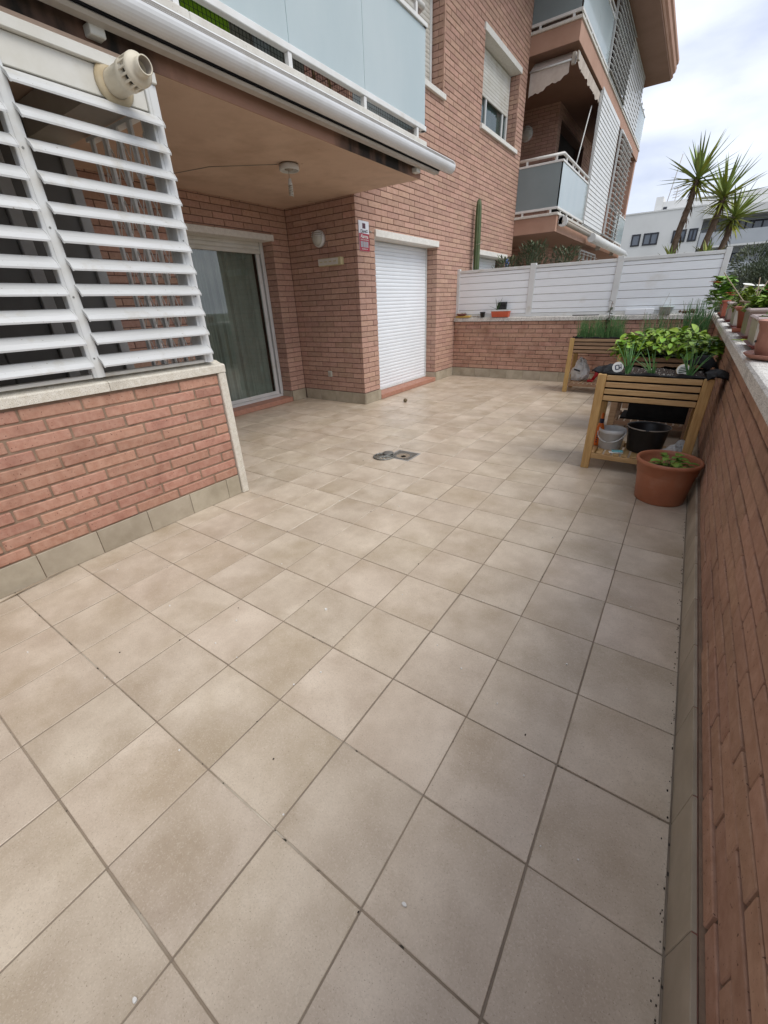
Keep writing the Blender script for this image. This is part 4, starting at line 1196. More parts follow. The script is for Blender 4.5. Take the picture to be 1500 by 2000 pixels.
def onion(x, y, label, n, h, z=.81, mat=m_onion, spread=.5):
    t = thing('onion_plant', label, 'plant', (x, y, z), 'young onion plants')
    for k in range(n):
        a = random.random() * 6.28; s = random.uniform(.05, spread); hh = h * random.uniform(.6, 1.1)
        d = Vector((math.cos(a) * s, math.sin(a) * s, 1)).normalized(); pts = []; p = Vector((x + random.gauss(0, .008), y + random.gauss(0, .008), z - .01)); droop = random.uniform(.05, .6) * s
        rr = []
        for q in range(8):
            pts.append(p.copy()); rr.append(.0062 * (1 - q / 8.3)); p = p + d * hh / 7; d = (d + Vector((math.cos(a) * .12 * s, math.sin(a) * .12 * s, -droop * .35))).normalized()
        g = G(); g.tube(pts, rr, 6); g.make('leaf', mat, t)
    return t
onion(P1[0] + .205, P1[1] + .11, 'bushy young onion plant beside the left label in the nearest planter', 16, .30)
onion(P1[0] + .385, P1[1] + .09, 'thin splayed young onion plant at the middle of the nearest planter', 10, .24, spread=.9)
onion(P1[0] + .625, P1[1] + .10, 'upright young onion plant beside the yellow label in the nearest planter', 14, .29, spread=.4)
def plabel(x, y, label, mats, yaw):
    t = thing('plant_label', label, 'plant label', (x, y, .81))
    mt = Matrix.Translation((x, y, .858)) @ Matrix.Rotation(yaw, 4, 'Z') @ Matrix.Rotation(math.radians(72), 4, 'X')
    G().lathe([(.0, 0), (.043, 0), (.043, .0016), (.0, .0016)], (0, 0, 0), 28, mtx=mt, smooth=False).make('label_disc', mats[0], t)
    g = G()
    for a, b, c, d in mats[2]:
        g.box(a, b, c, d, .0017, .0022, mtx=mt @ Matrix.Rotation(.25, 4, 'Z'))
    g.make('label_print', mats[1], t)
    g = G(); g.box(-.006, .006, -.085, -.041, 0, .0015, mtx=mt); g.make('label_spike', mats[0], t)
    return t
plabel(P1[0] + .115, P1[1] + .20, 'round white plant label with a dark drawing at left in the nearest planter',
       (m_paper, m_navy, [(-.022, -.014, -.02, .018), (-.014, .004, .012, .02), (-.014, .004, -.022, -.014), (.004, .012, -.02, .018), (.012, .026, -.012, -.004), (.02, .026, -.02, .02)]), .1)
lab2 = plabel(P1[0] + .575, P1[1] + .20, 'round yellow rimmed plant label picturing green leeks in the nearest planter',
       (m_paper, m_fern, [(-.03, .028, -.022, -.013), (-.03, .03, -.008, .0), (-.026, .028, .005, .012), (-.018, .02, .017, .022)]), -.15)
G().lathe([(.043, .0017), (.046, .0012), (.046, -.0005), (.043, -.0005)], (0, 0, 0), 28, mtx=Matrix.Translation((P1[0] + .575, P1[1] + .20, .858)) @ Matrix.Rotation(-.15, 4, 'Z') @ Matrix.Rotation(math.radians(72), 4, 'X')).make('label_rim', m_yel, lab2)
# black plastic sheets at both ends of the near planter
def sheet(label, c, sx, sy, h, rot, seed):
    random.seed(seed); g = G(); n = 14; vs = []
    for i in range(n + 1):
        for j in range(n + 1):
            u, v = i / n - .5, j / n - .5
            z = h * (1 - 2.6 * (u * u + v * v)) + random.uniform(-.4, .4) * h * .32 + .25 * h * math.sin(9 * u + 5 * v)
            p = Matrix.Rotation(rot, 3, 'Z') @ Vector((u * sx, v * sy, 0)); vs.append((c[0] + p.x, c[1] + p.y, c[2] + z))
    f = [(i * (n + 1) + j, (i + 1) * (n + 1) + j, (i + 1) * (n + 1) + j + 1, i * (n + 1) + j + 1) for i in range(n) for j in range(n)]
    g.add(vs, f, smooth=True); g.add([(a, b, c_ - .008) for a, b, c_ in vs], [q[::-1] for q in f], smooth=True)
    return tag(g.make('black_sheet', m_liner, None, loc=c), label, 'plastic sheet')
sheet('black plastic sheet bunched at the left corner of the nearest planter', (P1[0] + .02, P1[1] + .25, .828), .13, .40, .035, -.2, 3)
sheet('black plastic flap hanging over the right end of the nearest planter', (P1[0] + PW + .015, P1[1] + .15, .836), .16, .34, .03, .1, 5)
sheet('crumpled black plastic at the back right of the nearest planter', (P1[0] + .68, P1[1] + .42, .85), .22, .16, .08, .3, 8)

# bright leafy plants in the second planter: each large leaf its own part, shared meshes
random.seed(21)
lp = thing('leafy_plants', 'mass of bright green broad leaves filling the second planter', 'plants', (P2[0] + PW / 2, P2[1] + PD / 2, .81))
lm = []
for v in range(6):
    g = G(); g.blade((0, 0, 0), (1, 0, .15), (0, 0, 1), .112, .066, seg=5, droop=random.uniform(.35, 1.0), fold=random.uniform(.04, .16),
                     prof=lambda t: math.sin(math.pi * min(1, .10 + .9 * t ** .85)) ** .75)
    g.tube([(-.05, 0, -.02), (-.02, 0, -.003), (0, 0, 0)], .002, 4)
    me = bpy.data.meshes.new('leaf'); me.from_pydata(g.v, [], g.f); me.polygons.foreach_set('use_smooth', g.sm); me.materials.append(m_leafy); lm.append(me)
for k in range(299):
    o = bpy.data.objects.new('leaf', random.choice(lm)); COL.objects.link(o); o.parent = lp
    ux, uy = random.uniform(-.5, .5), random.uniform(-.5, .5)
    r = math.hypot(ux * 1.7, uy * 1.5)
    top = .25 - .16 * min(1, r * 1.1) ** 2
    zz = top * (random.random() ** .62) + random.uniform(-.02, .02)
    o.location = (ux * (PW + .16), uy * (PD + .22) + .02, zz + .03)
    yaw = math.atan2(uy, ux) + random.gauss(0, 1.0)
    o.rotation_euler = (random.gauss(0, .35), random.gauss(.05, .35), yaw)
    s = random.uniform(.55, 1.0); o.scale = (s, s, s)
g = G()
for k in range(260):
    ux, uy = random.uniform(-.5, .5), random.uniform(-.5, .5)
    if random.random() < .6: uy = -.5 + random.random() * .25
    a = math.atan2(uy, ux) + random.gauss(0, .8)
    g.blade((P2[0] + PW / 2 + ux * (PW + .08), P2[1] + PD / 2 + uy * (PD + .08), .82 + random.uniform(.0, .15)), (math.cos(a), math.sin(a), random.uniform(-.1, .6)), (0, 0, 1), random.uniform(.05, .10), random.uniform(.035, .06), seg=4, droop=random.uniform(.4, 1), fold=.1)
for k in range(320):
    ux, uy = random.uniform(-.5, .5), random.uniform(-.5, .5); rr = math.hypot(ux * 1.7, uy * 1.5)
    a = math.atan2(uy, ux) + random.gauss(0, 1.1)
    g.blade((P2[0] + PW / 2 + ux * (PW + .12), P2[1] + PD / 2 + uy * (PD + .18), .83 + (.25 - .15 * min(1, rr * 1.1) ** 2) * random.uniform(.5, 1)), (math.cos(a), math.sin(a), random.uniform(-.2, .5)), (0, 0, 1), random.uniform(.05, .095), random.uniform(.03, .055), seg=4, droop=random.uniform(.3, 1), fold=.1)
stuff(g.make('lower_leaves', m_leafy, lp))
g = G()
for k in range(40):
    x, y = P2[0] + random.uniform(.08, PW - .08), P2[1] + random.uniform(.06, PD - .06)
    g.tube([(x, y, .80), (x + random.gauss(0, .03), y + random.gauss(0, .03), .80 + random.uniform(.1, .24))], .004, 5)
g.make('stem', m_leafy, lp)
# dark feathery plant at the right end of the second planter
g = G()
for k in range(160):
    b = Vector((2.19 + random.gauss(0, .05), 4.55 + random.gauss(0, .12), .80 + random.uniform(0, .18)))
    a = random.random() * 6.28
    g.blade(b, (math.cos(a), math.sin(a), random.uniform(-.2, .8)), (0, 0, 1), random.uniform(.04, .08), .018, seg=3, droop=.5)
tag(g.make('herb_plant', m_chive, None, loc=(2.19, 4.55, .8)), 'dark green leafy herb at the right end by the wall coping', 'plant')

def grass(name, label, cat, x0, x1, y0, y1, z, n, hmin, hmax, mat, lean=.25, r=.0028, stf=True):
    g = G()
    for k in range(n):
        x, y = random.uniform(x0, x1), random.uniform(y0, y1); a = random.random() * 6.28; s = random.uniform(0, lean); h = random.uniform(hmin, hmax)
        d = Vector((math.cos(a) * s, math.sin(a) * s, 1)).normalized(); p = Vector((x, y, z)); pts = []; rr = []
        for q in range(5):
            pts.append(p.copy()); rr.append(r * (1 - q / 5.2)); p = p + d * h / 4; d = (d + Vector((math.cos(a) * .3 * s, math.sin(a) * .3 * s, -.12 * s))).normalized()
        g.tube(pts, rr, 4, caps=False)
    o = tag(g.make(name, mat, None, loc=((x0 + x1) / 2, (y0 + y1) / 2, z)), label, cat)
    return stuff(o) if stf else o
grass('chives', 'row of dark green chives growing in the weathered far planter', 'chives', P3[0] + .08, P3[0] + PW - .08, P3[1] + .07, P3[1] + PD - .10, .81, 420, .14, .34, m_chive, r=.0042)
grass('chives', 'tall dark green chives behind the leafy planter by the right wall', 'chives', P4[0] + .45, P4[0] + PW - .07, P4[1] + .07, P4[1] + PD - .10, .81, 130, .30, .54, m_chive, lean=.2, r=.0048)
grass('chives', 'shorter chives behind the middle of the leafy planter', 'chives', P4[0] + .02, P4[0] + .45, P4[1] + .07, P4[1] + PD - .10, .81, 150, .18, .40, m_chive, lean=.25, r=.004)
grass('dry_stalks', 'pale thin dry stalks rising out of the leafy planter', 'stalks', P2[0] + .1, P2[0] + .6, P2[1] + .05, P2[1] + .40, .82, 9, .40, .62, m_stick, lean=.3, r=.0035)
# slim sapling in planter three
t = thing('pepper_sapling', 'slim dark leafy sapling rising above the chives of the far planter', 'plant', (P3[0] + .44, P3[1] + .30, .81))
G().tube([(P3[0] + .44, P3[1] + .30, .81), (P3[0] + .45, P3[1] + .30, 1.05), (P3[0] + .46, P3[1] + .31, 1.32)], .005, 6).make('stem', m_bark, t)
g = G()
for k in range(70):
    z = random.choice([random.uniform(.92, 1.10), random.uniform(1.0, 1.33)]); a = random.random() * 6.28
    g.blade((P3[0] + .45, P3[1] + .30, z), (math.cos(a), math.sin(a), .3), (0, 0, 1), random.uniform(.05, .10) * (1.5 - z * .62), .034, seg=3, droop=.7)
g.make('foliage', m_fern, t)

# things on the lower shelves
ZS = .1585
t = thing('spray_bottle', 'orange bottle with dark cap standing at the left of the lower shelf', 'bottle', (1.555, 3.50, ZS))
c = (1.553, 3.49, ZS)
g = G(); g.lathe([(.0, 0), (.034, 0), (.037, .006), (.037, .14), (.034, .165), (.022, .20), (.017, .215)], c, 18, mtx=Matrix.Diagonal((1, .7, 1, 1))); g.make('bottle_body', m_orange, t)
G().lathe([(.018, .21), (.02, .212), (.02, .245), (.014, .25), (.0, .25)], c, 16).make('bottle_cap', m_navy, t)
g = G(); g.lathe([(.013, .248), (.013, .268), (.009, .30), (.0, .302)], c, 12); g.make('nozzle', m_orange, t)
g = G()
for k in range(5): g.box(c[0] - .016, c[0] - .004, c[1] - .0275, c[1] - .0255, ZS + .03 + k * .02, ZS + .042 + k * .02, c=.002)
g.make('bottle_print', m_navy, t)
t = thing('white_bucket', 'translucent white plastic bucket with wire handle on the nearest shelf', 'bucket', (1.655, 3.46, ZS))
c = (1.658, 3.47, ZS)
G().lathe([(.0, .002), (.088, .002), (.092, .006), (.104, .145), (.110, .147), (.111, .152), (.110, .176), (.107, .178), (.105, .176), (.100, .15), (.09, .012), (.0, .010)], c, 36).make('bucket_body', m_bucket, t)
pts = []
for k in range(13):
    a = math.pi * k / 12
    pts.append((c[0] - .112 * math.cos(a) , c[1] - .075 * math.sin(a) - .03, c[2] + .158 - .085 * math.sin(a) + .02 * math.cos(a) * -1 * .6))
G().tube(pts, .0045, 6).make('handle', m_white, t)
t = thing('black_bucket', 'big black plastic tub in the middle of the nearest shelf', 'bucket', (1.93, 3.52, ZS))
c = (1.925, 3.52, ZS)
G().lathe([(.0, .002), (.130, .002), (.135, .01), (.158, .20), (.166, .204), (.168, .215), (.162, .218), (.152, .20), (.128, .02), (.0, .015)], c, 40).make('tub_body', m_black, t)
pts = [(c[0] + .166 * math.cos(a), c[1] + .166 * math.sin(a), c[2] + .214) for a in [math.pi * 2 * k / 40 for k in range(41)]]
G().tube(pts, .005, 6, caps=False).make('tub_rim', m_awnb, t)
t = thing('shade_filler', 'added black box deepening the dark on the shelf of the leafy planter', 'crate', (1.95, 4.8, ZS))  # black box added to deepen the shade under the planter
g = G(); g.box(1.60, 2.25, 4.62, 4.98, ZS, ZS + .02); g.box(1.66, 2.22, 4.62, 4.64, ZS + .02, ZS + .36, c=.004); g.box(1.66, 2.22, 4.96, 4.98, ZS + .02, ZS + .36, c=.004); g.box(1.66, 1.68, 4.64, 4.96, ZS + .02, ZS + .36); g.box(2.2, 2.22, 4.64, 4.96, ZS + .02, ZS + .36); g.make('crate_body', m_liner, t)
def bag(label, c, r, h, seed, mat=m_bag, squash=(1, 1)):
    random.seed(seed); bm = bmesh.new(); bmesh.ops.create_icosphere(bm, subdivisions=4, radius=1)
    from mathutils import noise as nz_
    for v in bm.verts:
        n = nz_.noise(v.co * 1.7 + Vector((seed, 0, 0))) * .34 + abs(nz_.noise(v.co * 4.1 + Vector((0, seed, 0)))) * .22
        z = v.co.z; v.co = v.co * (1 + n)
        tp = 1 - .45 * max(0, z)
        v.co.x *= r * squash[0] * tp; v.co.y *= r * squash[1] * tp; v.co.z = max(0, (v.co.z + .85)) * h / 1.9
        v.co += Vector(c)
    g = G(); bm.verts.ensure_lookup_table(); g.add([v.co[:] for v in bm.verts], [[q.index for q in f.verts] for f in bm.faces], smooth=False); bm.free()
    return tag(g.make('plastic_bag', mat, None, loc=c), label, 'bag')
bag('small crumpled white plastic bag at the right of the nearest shelf', (2.135, 3.38, ZS), .075, .11, 4)
bag('smaller white bag tucked behind the crumpled one near the right leg', (2.185, 3.50, ZS), .05, .14, 14)
bag3 = bag('full white plastic shopping bag on the shelf of the far planter', (.70, 7.0, ZS), .13, .36, 9, squash=(1, .8))
G().box(-.05, .05, -.001, .001, -.012, .012, c=.001, mtx=Matrix.Translation((.665, 6.885, .33)) @ Matrix.Rotation(.25, 4, 'Y')).make('bag_print', m_ink, bag3)
t = thing('seed_packet', 'teal and white packet lying at the front edge of the nearest shelf', 'packet', (1.735, 3.35, ZS))
mt = Matrix.Translation((1.73, 3.325, ZS + .004)) @ Matrix.Rotation(.35, 4, 'Z') @ Matrix.Rotation(.06, 4, 'X')
G().box(-.055, .055, -.022, .022, 0, .004, c=.001, mtx=mt).make('packet_sheet', m_paper, t)
G().box(-.03, .06, -.012, .03, .005, .014, c=.004, mtx=mt).make('packet_fold', m_teal, t)
t = thing('watering_rose', 'red plastic scoop leaning on the shelf of the far planter', 'tool', (.88, 6.93, ZS))
g = G(); g.box(.84, .93, 6.87, 7.0, ZS, ZS + .03, c=.008); g.tube([(.91, 6.94, ZS + .02), (.95, 6.95, ZS + .10), (.97, 6.96, ZS + .20)], [.022, .03, .035], 10); g.make('scoop', m_redp, t)

# ------------------------------------------------------------------ big terracotta pot in front
t = thing('terracotta_pot', 'big orange brown plastic pot on the floor at the wall foot', 'pot', (2.118, 2.845, 0))
c = (2.118, 2.845, 0)
G().lathe([(.0, .002), (.158, .002), (.162, .008), (.186, .215), (.188, .222), (.192, .226), (.200, .292), (.207, .294), (.211, .302), (.211, .314), (.205, .322), (.196, .322), (.190, .314), (.186, .29), (.175, .215), (.0, .213)], c, 56).make('pot_body', m_terr, t)
g = G()
vs = [(c[0] + .178 * q / 6 * math.cos(a), c[1] + .178 * q / 6 * math.sin(a), .228 + random.uniform(-.006, .006)) for q in range(7) for a in [2 * math.pi * k / 24 for k in range(24)]]
g.add(vs, [(q * 24 + k, q * 24 + (k + 1) % 24, (q + 1) * 24 + (k + 1) % 24, (q + 1) * 24 + k) for q in range(6) for k in range(24)])
g.make('soil', m_soil, t)
t = thing('strawberry_plant', 'low green leafy plant growing in the big floor pot', 'plant', (2.13, 2.83, .23))
random.seed(5)
for k in range(30):
    a = random.random() * 6.28; r = random.uniform(.01, .115)
    p = Vector((2.125 + r * math.cos(a), 2.82 + .8 * r * math.sin(a), .26 + random.uniform(.0, .08)))
    g = G(); g.blade(p, (math.cos(a), math.sin(a), .35), (0, 0, 1), random.uniform(.05, .085), random.uniform(.035, .055), seg=4, droop=.6, fold=.12); g.tube([(2.125, 2.825, .23), (p.x, p.y, p.z)], .0018, 4)
    g.make('leaf', m_ger, t)

# ------------------------------------------------------------------ pots on the right coping
ZP = 1.1115
t = thing('round_pot', 'nearest weathered round terracotta pot on the coping with wide saucer', 'pot', (2.43, 2.06, ZP), 'pots on the right coping')
c = (2.432, 2.055, ZP)
G().lathe([(.0, 0), (.145, 0), (.16, .006), (.176, .020), (.172, .024), (.155, .015), (.0, .012)], c, 48).make('saucer', m_terr2, t)
G().lathe([(.0, .016), (.128, .016), (.133, .022), (.142, .060), (.1425, .100), (.143, .118), (.1435, .120), (.148, .132), (.150, .145), (.157, .156), (.158, .164), (.151, .165), (.144, .15), (.135, .14), (.0, .135)], c, 48).make('pot_body', m_terr2, t)
G().tube([(2.432 - .143, 2.03, ZP + .075), (2.432 - .150, 2.03, ZP + .075)], .005, 8).make('drain_hole', m_black, t)
def trough(label, y0, y1, x0=2.31, x1=2.53, h=.155, mat=m_taupe, rim=m_rim, saucer=m_brownp, tp=.90):
    """planter box standing along the coping, tapering downwards"""
    xm, ym = (x0 + x1) / 2, (y0 + y1) / 2
    t = thing('planter_box', label, 'pot', (xm, ym, ZP), 'pots on the right coping')
    z0 = ZP + .022; a, b = (x1 - x0) / 2, (y1 - y0) / 2
    g = G()
    def ring(fa, fb, z): return [(xm - fa, ym - fb, z), (xm + fa, ym - fb, z), (xm + fa, ym + fb, z), (xm - fa, ym + fb, z)]
    if saucer:
        vs = ring(a * tp - .005, b * tp - .005, ZP + .001) + ring(a * tp + .012, b * tp + .012, ZP + .016) + ring(a * tp + .022, b * tp + .022, ZP + .022) + ring(a * tp + .004, b * tp + .004, ZP + .0215)
        g.add(vs, [(q * 4 + k, q * 4 + (k + 1) % 4, q * 4 + 4 + (k + 1) % 4, q * 4 + 4 + k) for q in range(3) for k in range(4)] + [(12, 13, 14, 15), (3, 2, 1, 0)])
        g.make('saucer', saucer, t)
    g = G()
    vs = ring(a * tp, b * tp, z0) + ring(a, b, z0 + h * .9) + ring(a * .9, b * .9, z0 + h * .9) + ring(a * .86, b * .86, z0 + h * .7)
    g.add(vs, [(q * 4 + k, q * 4 + (k + 1) % 4, q * 4 + 4 + (k + 1) % 4, q * 4 + 4 + k) for q in range(3) for k in range(4)] + [(12, 13, 14, 15), (3, 2, 1, 0)])
    g.make('box_body', mat, t)
    g = G(); d = .012
    X0, X1, Y0, Y1 = x0 - d, x1 + d, y0 - d, y1 + d; w_ = .02
    for q in ((X0, X1, Y0, Y0 + w_), (X0, X1, Y1 - w_, Y1), (X0, X0 + w_, Y0 + w_, Y1 - w_), (X1 - w_, X1, Y0 + w_, Y1 - w_)):
        g.box(*q, z0 + h * .87, z0 + h, c=.008)
    g.make('box_rim', rim, t)
    box('soil', m_soil, t, x0 + .01, x1 - .01, y0 + .01, y1 - .01, z0 + h * .80, z0 + h * .9)
    return t
trough('planter box with greyish rim of low green succulents behind the nearest round pot', 2.42, 2.78, h=.140, mat=m_greige)
trough('taupe planter box with faded lilac rim, third from the near end of the coping', 3.05, 3.42, h=.165, x0=2.315)
t = thing('bell_pot', 'orange terracotta pot with red saucer in mid row on the coping', 'pot', (2.43, 3.80, ZP), 'pots on the right coping')
def bell(t, c, r, h, mat, sc):
    G().lathe([(.0, 0), (r * .90, 0), (r * .98, .03), (r * .92, .032), (.0, .012)], c, 32).make('saucer', sc, t)
    G().lathe([(.0, .013), (r * .72, .013), (r * .92, h * .82), (r * 1.0, h * .84), (r * 1.08, h * .92), (r * 1.04, h), (r * .9, h), (r * .85, h * .85), (.0, h * .84)], c, 36).make('pot_body', mat, t)
    G().disc(c, r * .86, h * .86, 24).make('soil', m_soil, t)
bell(t, (2.425, 3.80, ZP), .135, .18, m_terr3, m_terr3)
trough('pale sided planter box squeezed behind the orange pot on the coping', 4.20, 4.64, mat=m_greige, rim=m_terr2, h=.15)
trough('dark taupe planter box with pinkish rim beyond the middle of the coping', 5.22, 5.62, mat=m_taupe, h=.165)
trough('red brown planter box with yellow leaf near the far end of the coping', 6.10, 6.45, x0=2.29, mat=m_terr3, rim=m_terr3, h=.165)
t = thing('bell_pot', 'farthest orange terracotta pot on the coping by the privacy screen post', 'pot', (2.42, 7.2, ZP), 'pots on the right coping')
bell(t, (2.42, 7.2, ZP), .125, .16, m_terr3, m_terr3)

def bush(name, label, c, rx_, ry_, h, n, mat, ll, lw_, cat='plant', seed=1, droop=.5, group=None, up=.4, prof=None):
    random.seed(seed); t = thing(name, label, cat, c, group)
    g = G()
    for k in range(n):
        a = random.random() * 6.28; rr = math.sqrt(random.random()); z = h * random.random() ** .7
        k_ = 1 - .45 * (z / h)
        p = Vector((c[0] + rx_ * rr * math.cos(a) * k_, c[1] + ry_ * rr * math.sin(a) * k_, c[2] + z))
        b = a + random.gauss(0, .8)
        g.blade(p, (math.cos(b), math.sin(b), random.gauss(up, .4)), (0, 0, 1), ll * random.uniform(.6, 1.2), lw_ * random.uniform(.7, 1.2), seg=3, droop=droop, fold=.12, prof=prof)
    g.make('foliage', mat, t)
    g = G()
    for k in range(max(5, n // 30)):
        a = random.random() * 6.28; r = random.random() * .7
        g.tube([(c[0] + rx_ * .3 * r * math.cos(a), c[1] + ry_ * .3 * r * math.sin(a), c[2] - .02), (c[0] + rx_ * r * math.cos(a), c[1] + ry_ * r * math.sin(a), c[2] + h * .8)], .004, 4)
    g.make('stem', mat, t)
    return t
bush('succulent_plant', 'fine fresh green succulent carpet in the grey rimmed planter box', (2.43, 2.60, ZP + .14), .11, .17, .05, 420, m_ger, .03, .012, seed=2)
bush('succulent_plant', 'yellow green succulent clump in the taupe third planter box', (2.415, 3.28, ZP + .155), .12, .19, .09, 300, m_succ, .06, .035, seed=3)
bush('succulent_plant', 'yellow green succulent behind the orange mid row pot', (2.40, 4.42, ZP + .14), .12, .24, .15, 330, m_succ, .06, .035, seed=4)
bush('succulent_plant', 'low olive green plant in the dark taupe planter box', (2.43, 5.42, ZP + .165), .12, .20, .09, 200, m_succ, .05, .03, seed=6)
gt = bush('geranium', 'geranium with orange blooms at the far end of the coping', (2.26, 6.62, ZP + .10), .13, .20, .34, 190, m_ger, .085, .085, seed=7)
g = G()
for q in ((2.15, 6.5, 1.50), (2.19, 6.45, 1.49), (2.33, 6.2, 1.37), (2.36, 6.1, 1.35)):
    for k in range(9):
        a = random.random() * 6.28; g.blade(Vector(q), (math.cos(a), math.sin(a), .5), (0, 0, 1), .065, .045, seg=2, droop=.4)
g.make('flower', m_petal_o, gt)
g = G()
for q in ((2.24, 6.42, 1.50), (2.22, 6.35, 1.36), (2.25, 6.3, 1.33)):
    for k in range(6):
        a = random.random() * 6.28; g.blade(Vector(q), (math.cos(a), math.sin(a), .5), (0, 0, 1), .035, .03, seg=2, droop=.4)
g.make('flower', m_petal_w, gt)
gt = bush('geranium', 'red flowering geranium at the right edge above the coping pots', (2.45, 3.62, ZP + .16), .09, .14, .14, 110, m_ger, .06, .06, seed=9)
g = G()
for k in range(40):
    a = random.random() * 6.28; q = Vector((2.445 + random.gauss(0, .025), 3.58 + random.gauss(0, .04), 1.372 + random.gauss(0, .025))); g.blade(q, (math.cos(a), math.sin(a), .4), (0, 0, 1), .03, .025, seg=2, droop=.4)
g.make('flower', m_petal_r, gt)
def calla(label, b, tip, k):
    t = thing('calla_lily', label, 'flower', b, 'calla lilies on the coping')
    b, tip = Vector(b), Vector(tip)
    G().tube([b, (b + tip) / 2 + Vector((.01, 0, .02)), tip], .005, 6).make('stem', m_succ, t)
    d = Vector((.5, -.2, .9)).normalized(); mt = Matrix.Translation(tip) @ Vector((0, 0, 1)).rotation_difference(d).to_matrix().to_4x4()
    g = G(); n = 18; vs = []
    for (r, h) in ((.006, 0), (.010, .03), (.020, .055), (.036, .07), (.042, .068)):
        for q in range(n):
            a = 2 * math.pi * q / n; e = 1 + (.45 if r > .03 else .2 if r > .015 else 0) * max(0, math.cos(a)) ** 3
            vs.append(mt @ Vector((r * k * e * math.cos(a), r * k * e * math.sin(a), h * k + (.012 * math.cos(a) if r > .03 else 0))))
    g.add(vs, [(i * n + q, i * n + (q + 1) % n, (i + 1) * n + (q + 1) % n, (i + 1) * n + q) for i in range(4) for q in range(n)], smooth=True)
    g.make('flower', m_petal_w, t)
    G().tube([tip, tip + d * .05 * k], .004, 6).make('spadix', m_yel, t)
calla('open white calla lily above the coping pots', (2.42, 4.35, ZP + .14), (2.315, 4.3, 1.40), .8)
calla('half closed white calla lily right of the open one', (2.43, 3.85, ZP + .16), (2.376, 3.9, 1.39), .7)
t = thing('garden_stick', 'pale thin stick leaning left out of the coping planter', 'stick', (2.45, 3.4, ZP + .16))
G().tube([(2.335, 3.30, ZP + .16), (2.24, 3.6, 1.40), (2.145, 3.9, 1.53)], .0036, 6).make('stick', m_stick, t)
t = thing('bare_twig', 'bare branching twig bending over the taupe planter box', 'twig', (2.5, 3.35, ZP + .16))
g = G(); g.tube([(2.38, 3.25, ZP + .165), (2.34, 3.32, 1.322), (2.27, 3.45, 1.335)], .006, 6); g.tube([(2.345, 3.3, 1.32), (2.34, 3.35, 1.40), (2.335, 3.4, 1.475)], .003, 5); g.tube([(2.345, 3.3, 1.32), (2.36, 3.4, 1.39), (2.385, 3.42, 1.455)], .003, 5); g.make('twig', m_stick, t)
t = tag(G().tube([(2.395, 1.33, ZP + .008), (2.42, 1.40, ZP + .03), (2.45, 1.50, ZP + .06)], [.004, .010, .012], 8).make('dry_pod', m_brownp, None, loc=(2.42, 1.4, ZP)), 'dark red dry pod lying on the bare near coping', 'pod')
tag(G().blade((2.47, 5.6, ZP + .235), (-.9, -.4, .12), (0, 0, 1), .14, .08, seg=4, droop=.3).make('yellow_leaf', m_yel, None, loc=(2.4, 5.6, ZP + .23)), 'dry yellow leaf on the rim of the red brown planter', 'leaf')
g = G()
for k in range(14):
    a = random.random() * 6.28; g.blade((2.33 + random.gauss(0, .02), 2.98 + random.gauss(0, .05), ZP + .003), (math.cos(a), math.sin(a), .1), (0, 0, 1), .05, .02, seg=3, droop=.1)
tag(g.make('fallen_leaves', m_succ, None, loc=(2.33, 2.98, ZP)), 'few fallen pale leaves on the coping between saucers', 'leaves')

# ------------------------------------------------------------------ things on the far wall
ZB = 1.110
YW = 7.68
t = thing('orange_planter', 'small orange planter with white rim holding an aloe on the far wall', 'pot', (-.99, YW, ZB))
g = G(); vs = []
for (dx, dy, z) in ((.155, .045, ZB + .001), (.172, .055, ZB + .10)): vs += [(-.988 - dx, YW - dy, z), (-.988 + dx, YW - dy, z), (-.988 + dx, YW + dy, z), (-.988 - dx, YW + dy, z)]
g.add(vs, [(k, (k + 1) % 4, 4 + (k + 1) % 4, 4 + k) for k in range(4)] + [(3, 2, 1, 0)])
for k in range(12): g.box(-1.14 + k * .026, -1.128 + k * .026, YW - .058, YW - .045, ZB + .005, ZB + .085, c=.002)
g.make('pot_body', m_orangep, t)
g = G(); g.box(-.988 - .178, -.988 + .178, YW - .062, YW + .06, ZB + .101, ZB + .124, c=.004); g.make('pot_rim', m_white, t)
t = thing('aloe_plant', 'grey green spiky aloe in the orange planter', 'plant', (-1.06, YW, ZB + .12))
for k in range(8):
    a = -2.9 + k * .5; g = G(); g.blade((-1.06 + random.gauss(0, .015), YW, ZB + .12), (math.cos(a) * (.9 if k % 3 == 0 else .35), math.sin(a) * .3, 1 if k % 3 else .45), (0, 0, 1), random.uniform(.13, .24), .022, seg=4, droop=.12, fold=.3, prof=lambda t: 1 - t * .85); g.make('leaf', m_fern, t)
t = thing('seed_tray', 'black plastic seed tray leaning on the white screen behind the orange planter', 'tray', (-.97, YW + .03, ZB + .13))
g = G(); mt = Matrix.Translation((-.975, YW + .02, ZB + .19)) @ Matrix.Rotation(-.15, 4, 'X'); g.box(-.085, .085, -.006, .006, -.065, .065, c=.003, mtx=mt)
for i in range(3):
    for j in range(2): g.box(-.075 + i * .052, -.03 + i * .052, -.022, -.006, -.055 + j * .057, -.006 + j * .057, c=.006, mtx=mt)
g.make('tray_cells', m_black, t)
t = tag(G().lathe([(.0, .0), (.038, 0), (.048, .085), (.053, .086), (.053, .096), (.047, .096), (.04, .02), (.0, .015)], (-1.345, YW - .01, ZB), 20).make('nursery_pot', m_black, None, loc=(-1.345, YW, ZB)), 'small black nursery pot left of the orange planter', 'pot')
t = tag(G().box(-1.90, -1.60, YW - .035, YW + .06, ZB, ZB + .035, c=.004).make('wood_offcut', m_yel, None, loc=(-1.75, YW, ZB)), 'flat yellowish wood block at the left end of the far wall', 'block')
t = thing('shell_dish', 'reddish dish of pale shells on the wood block', 'dish', (-1.79, YW, ZB + .036))
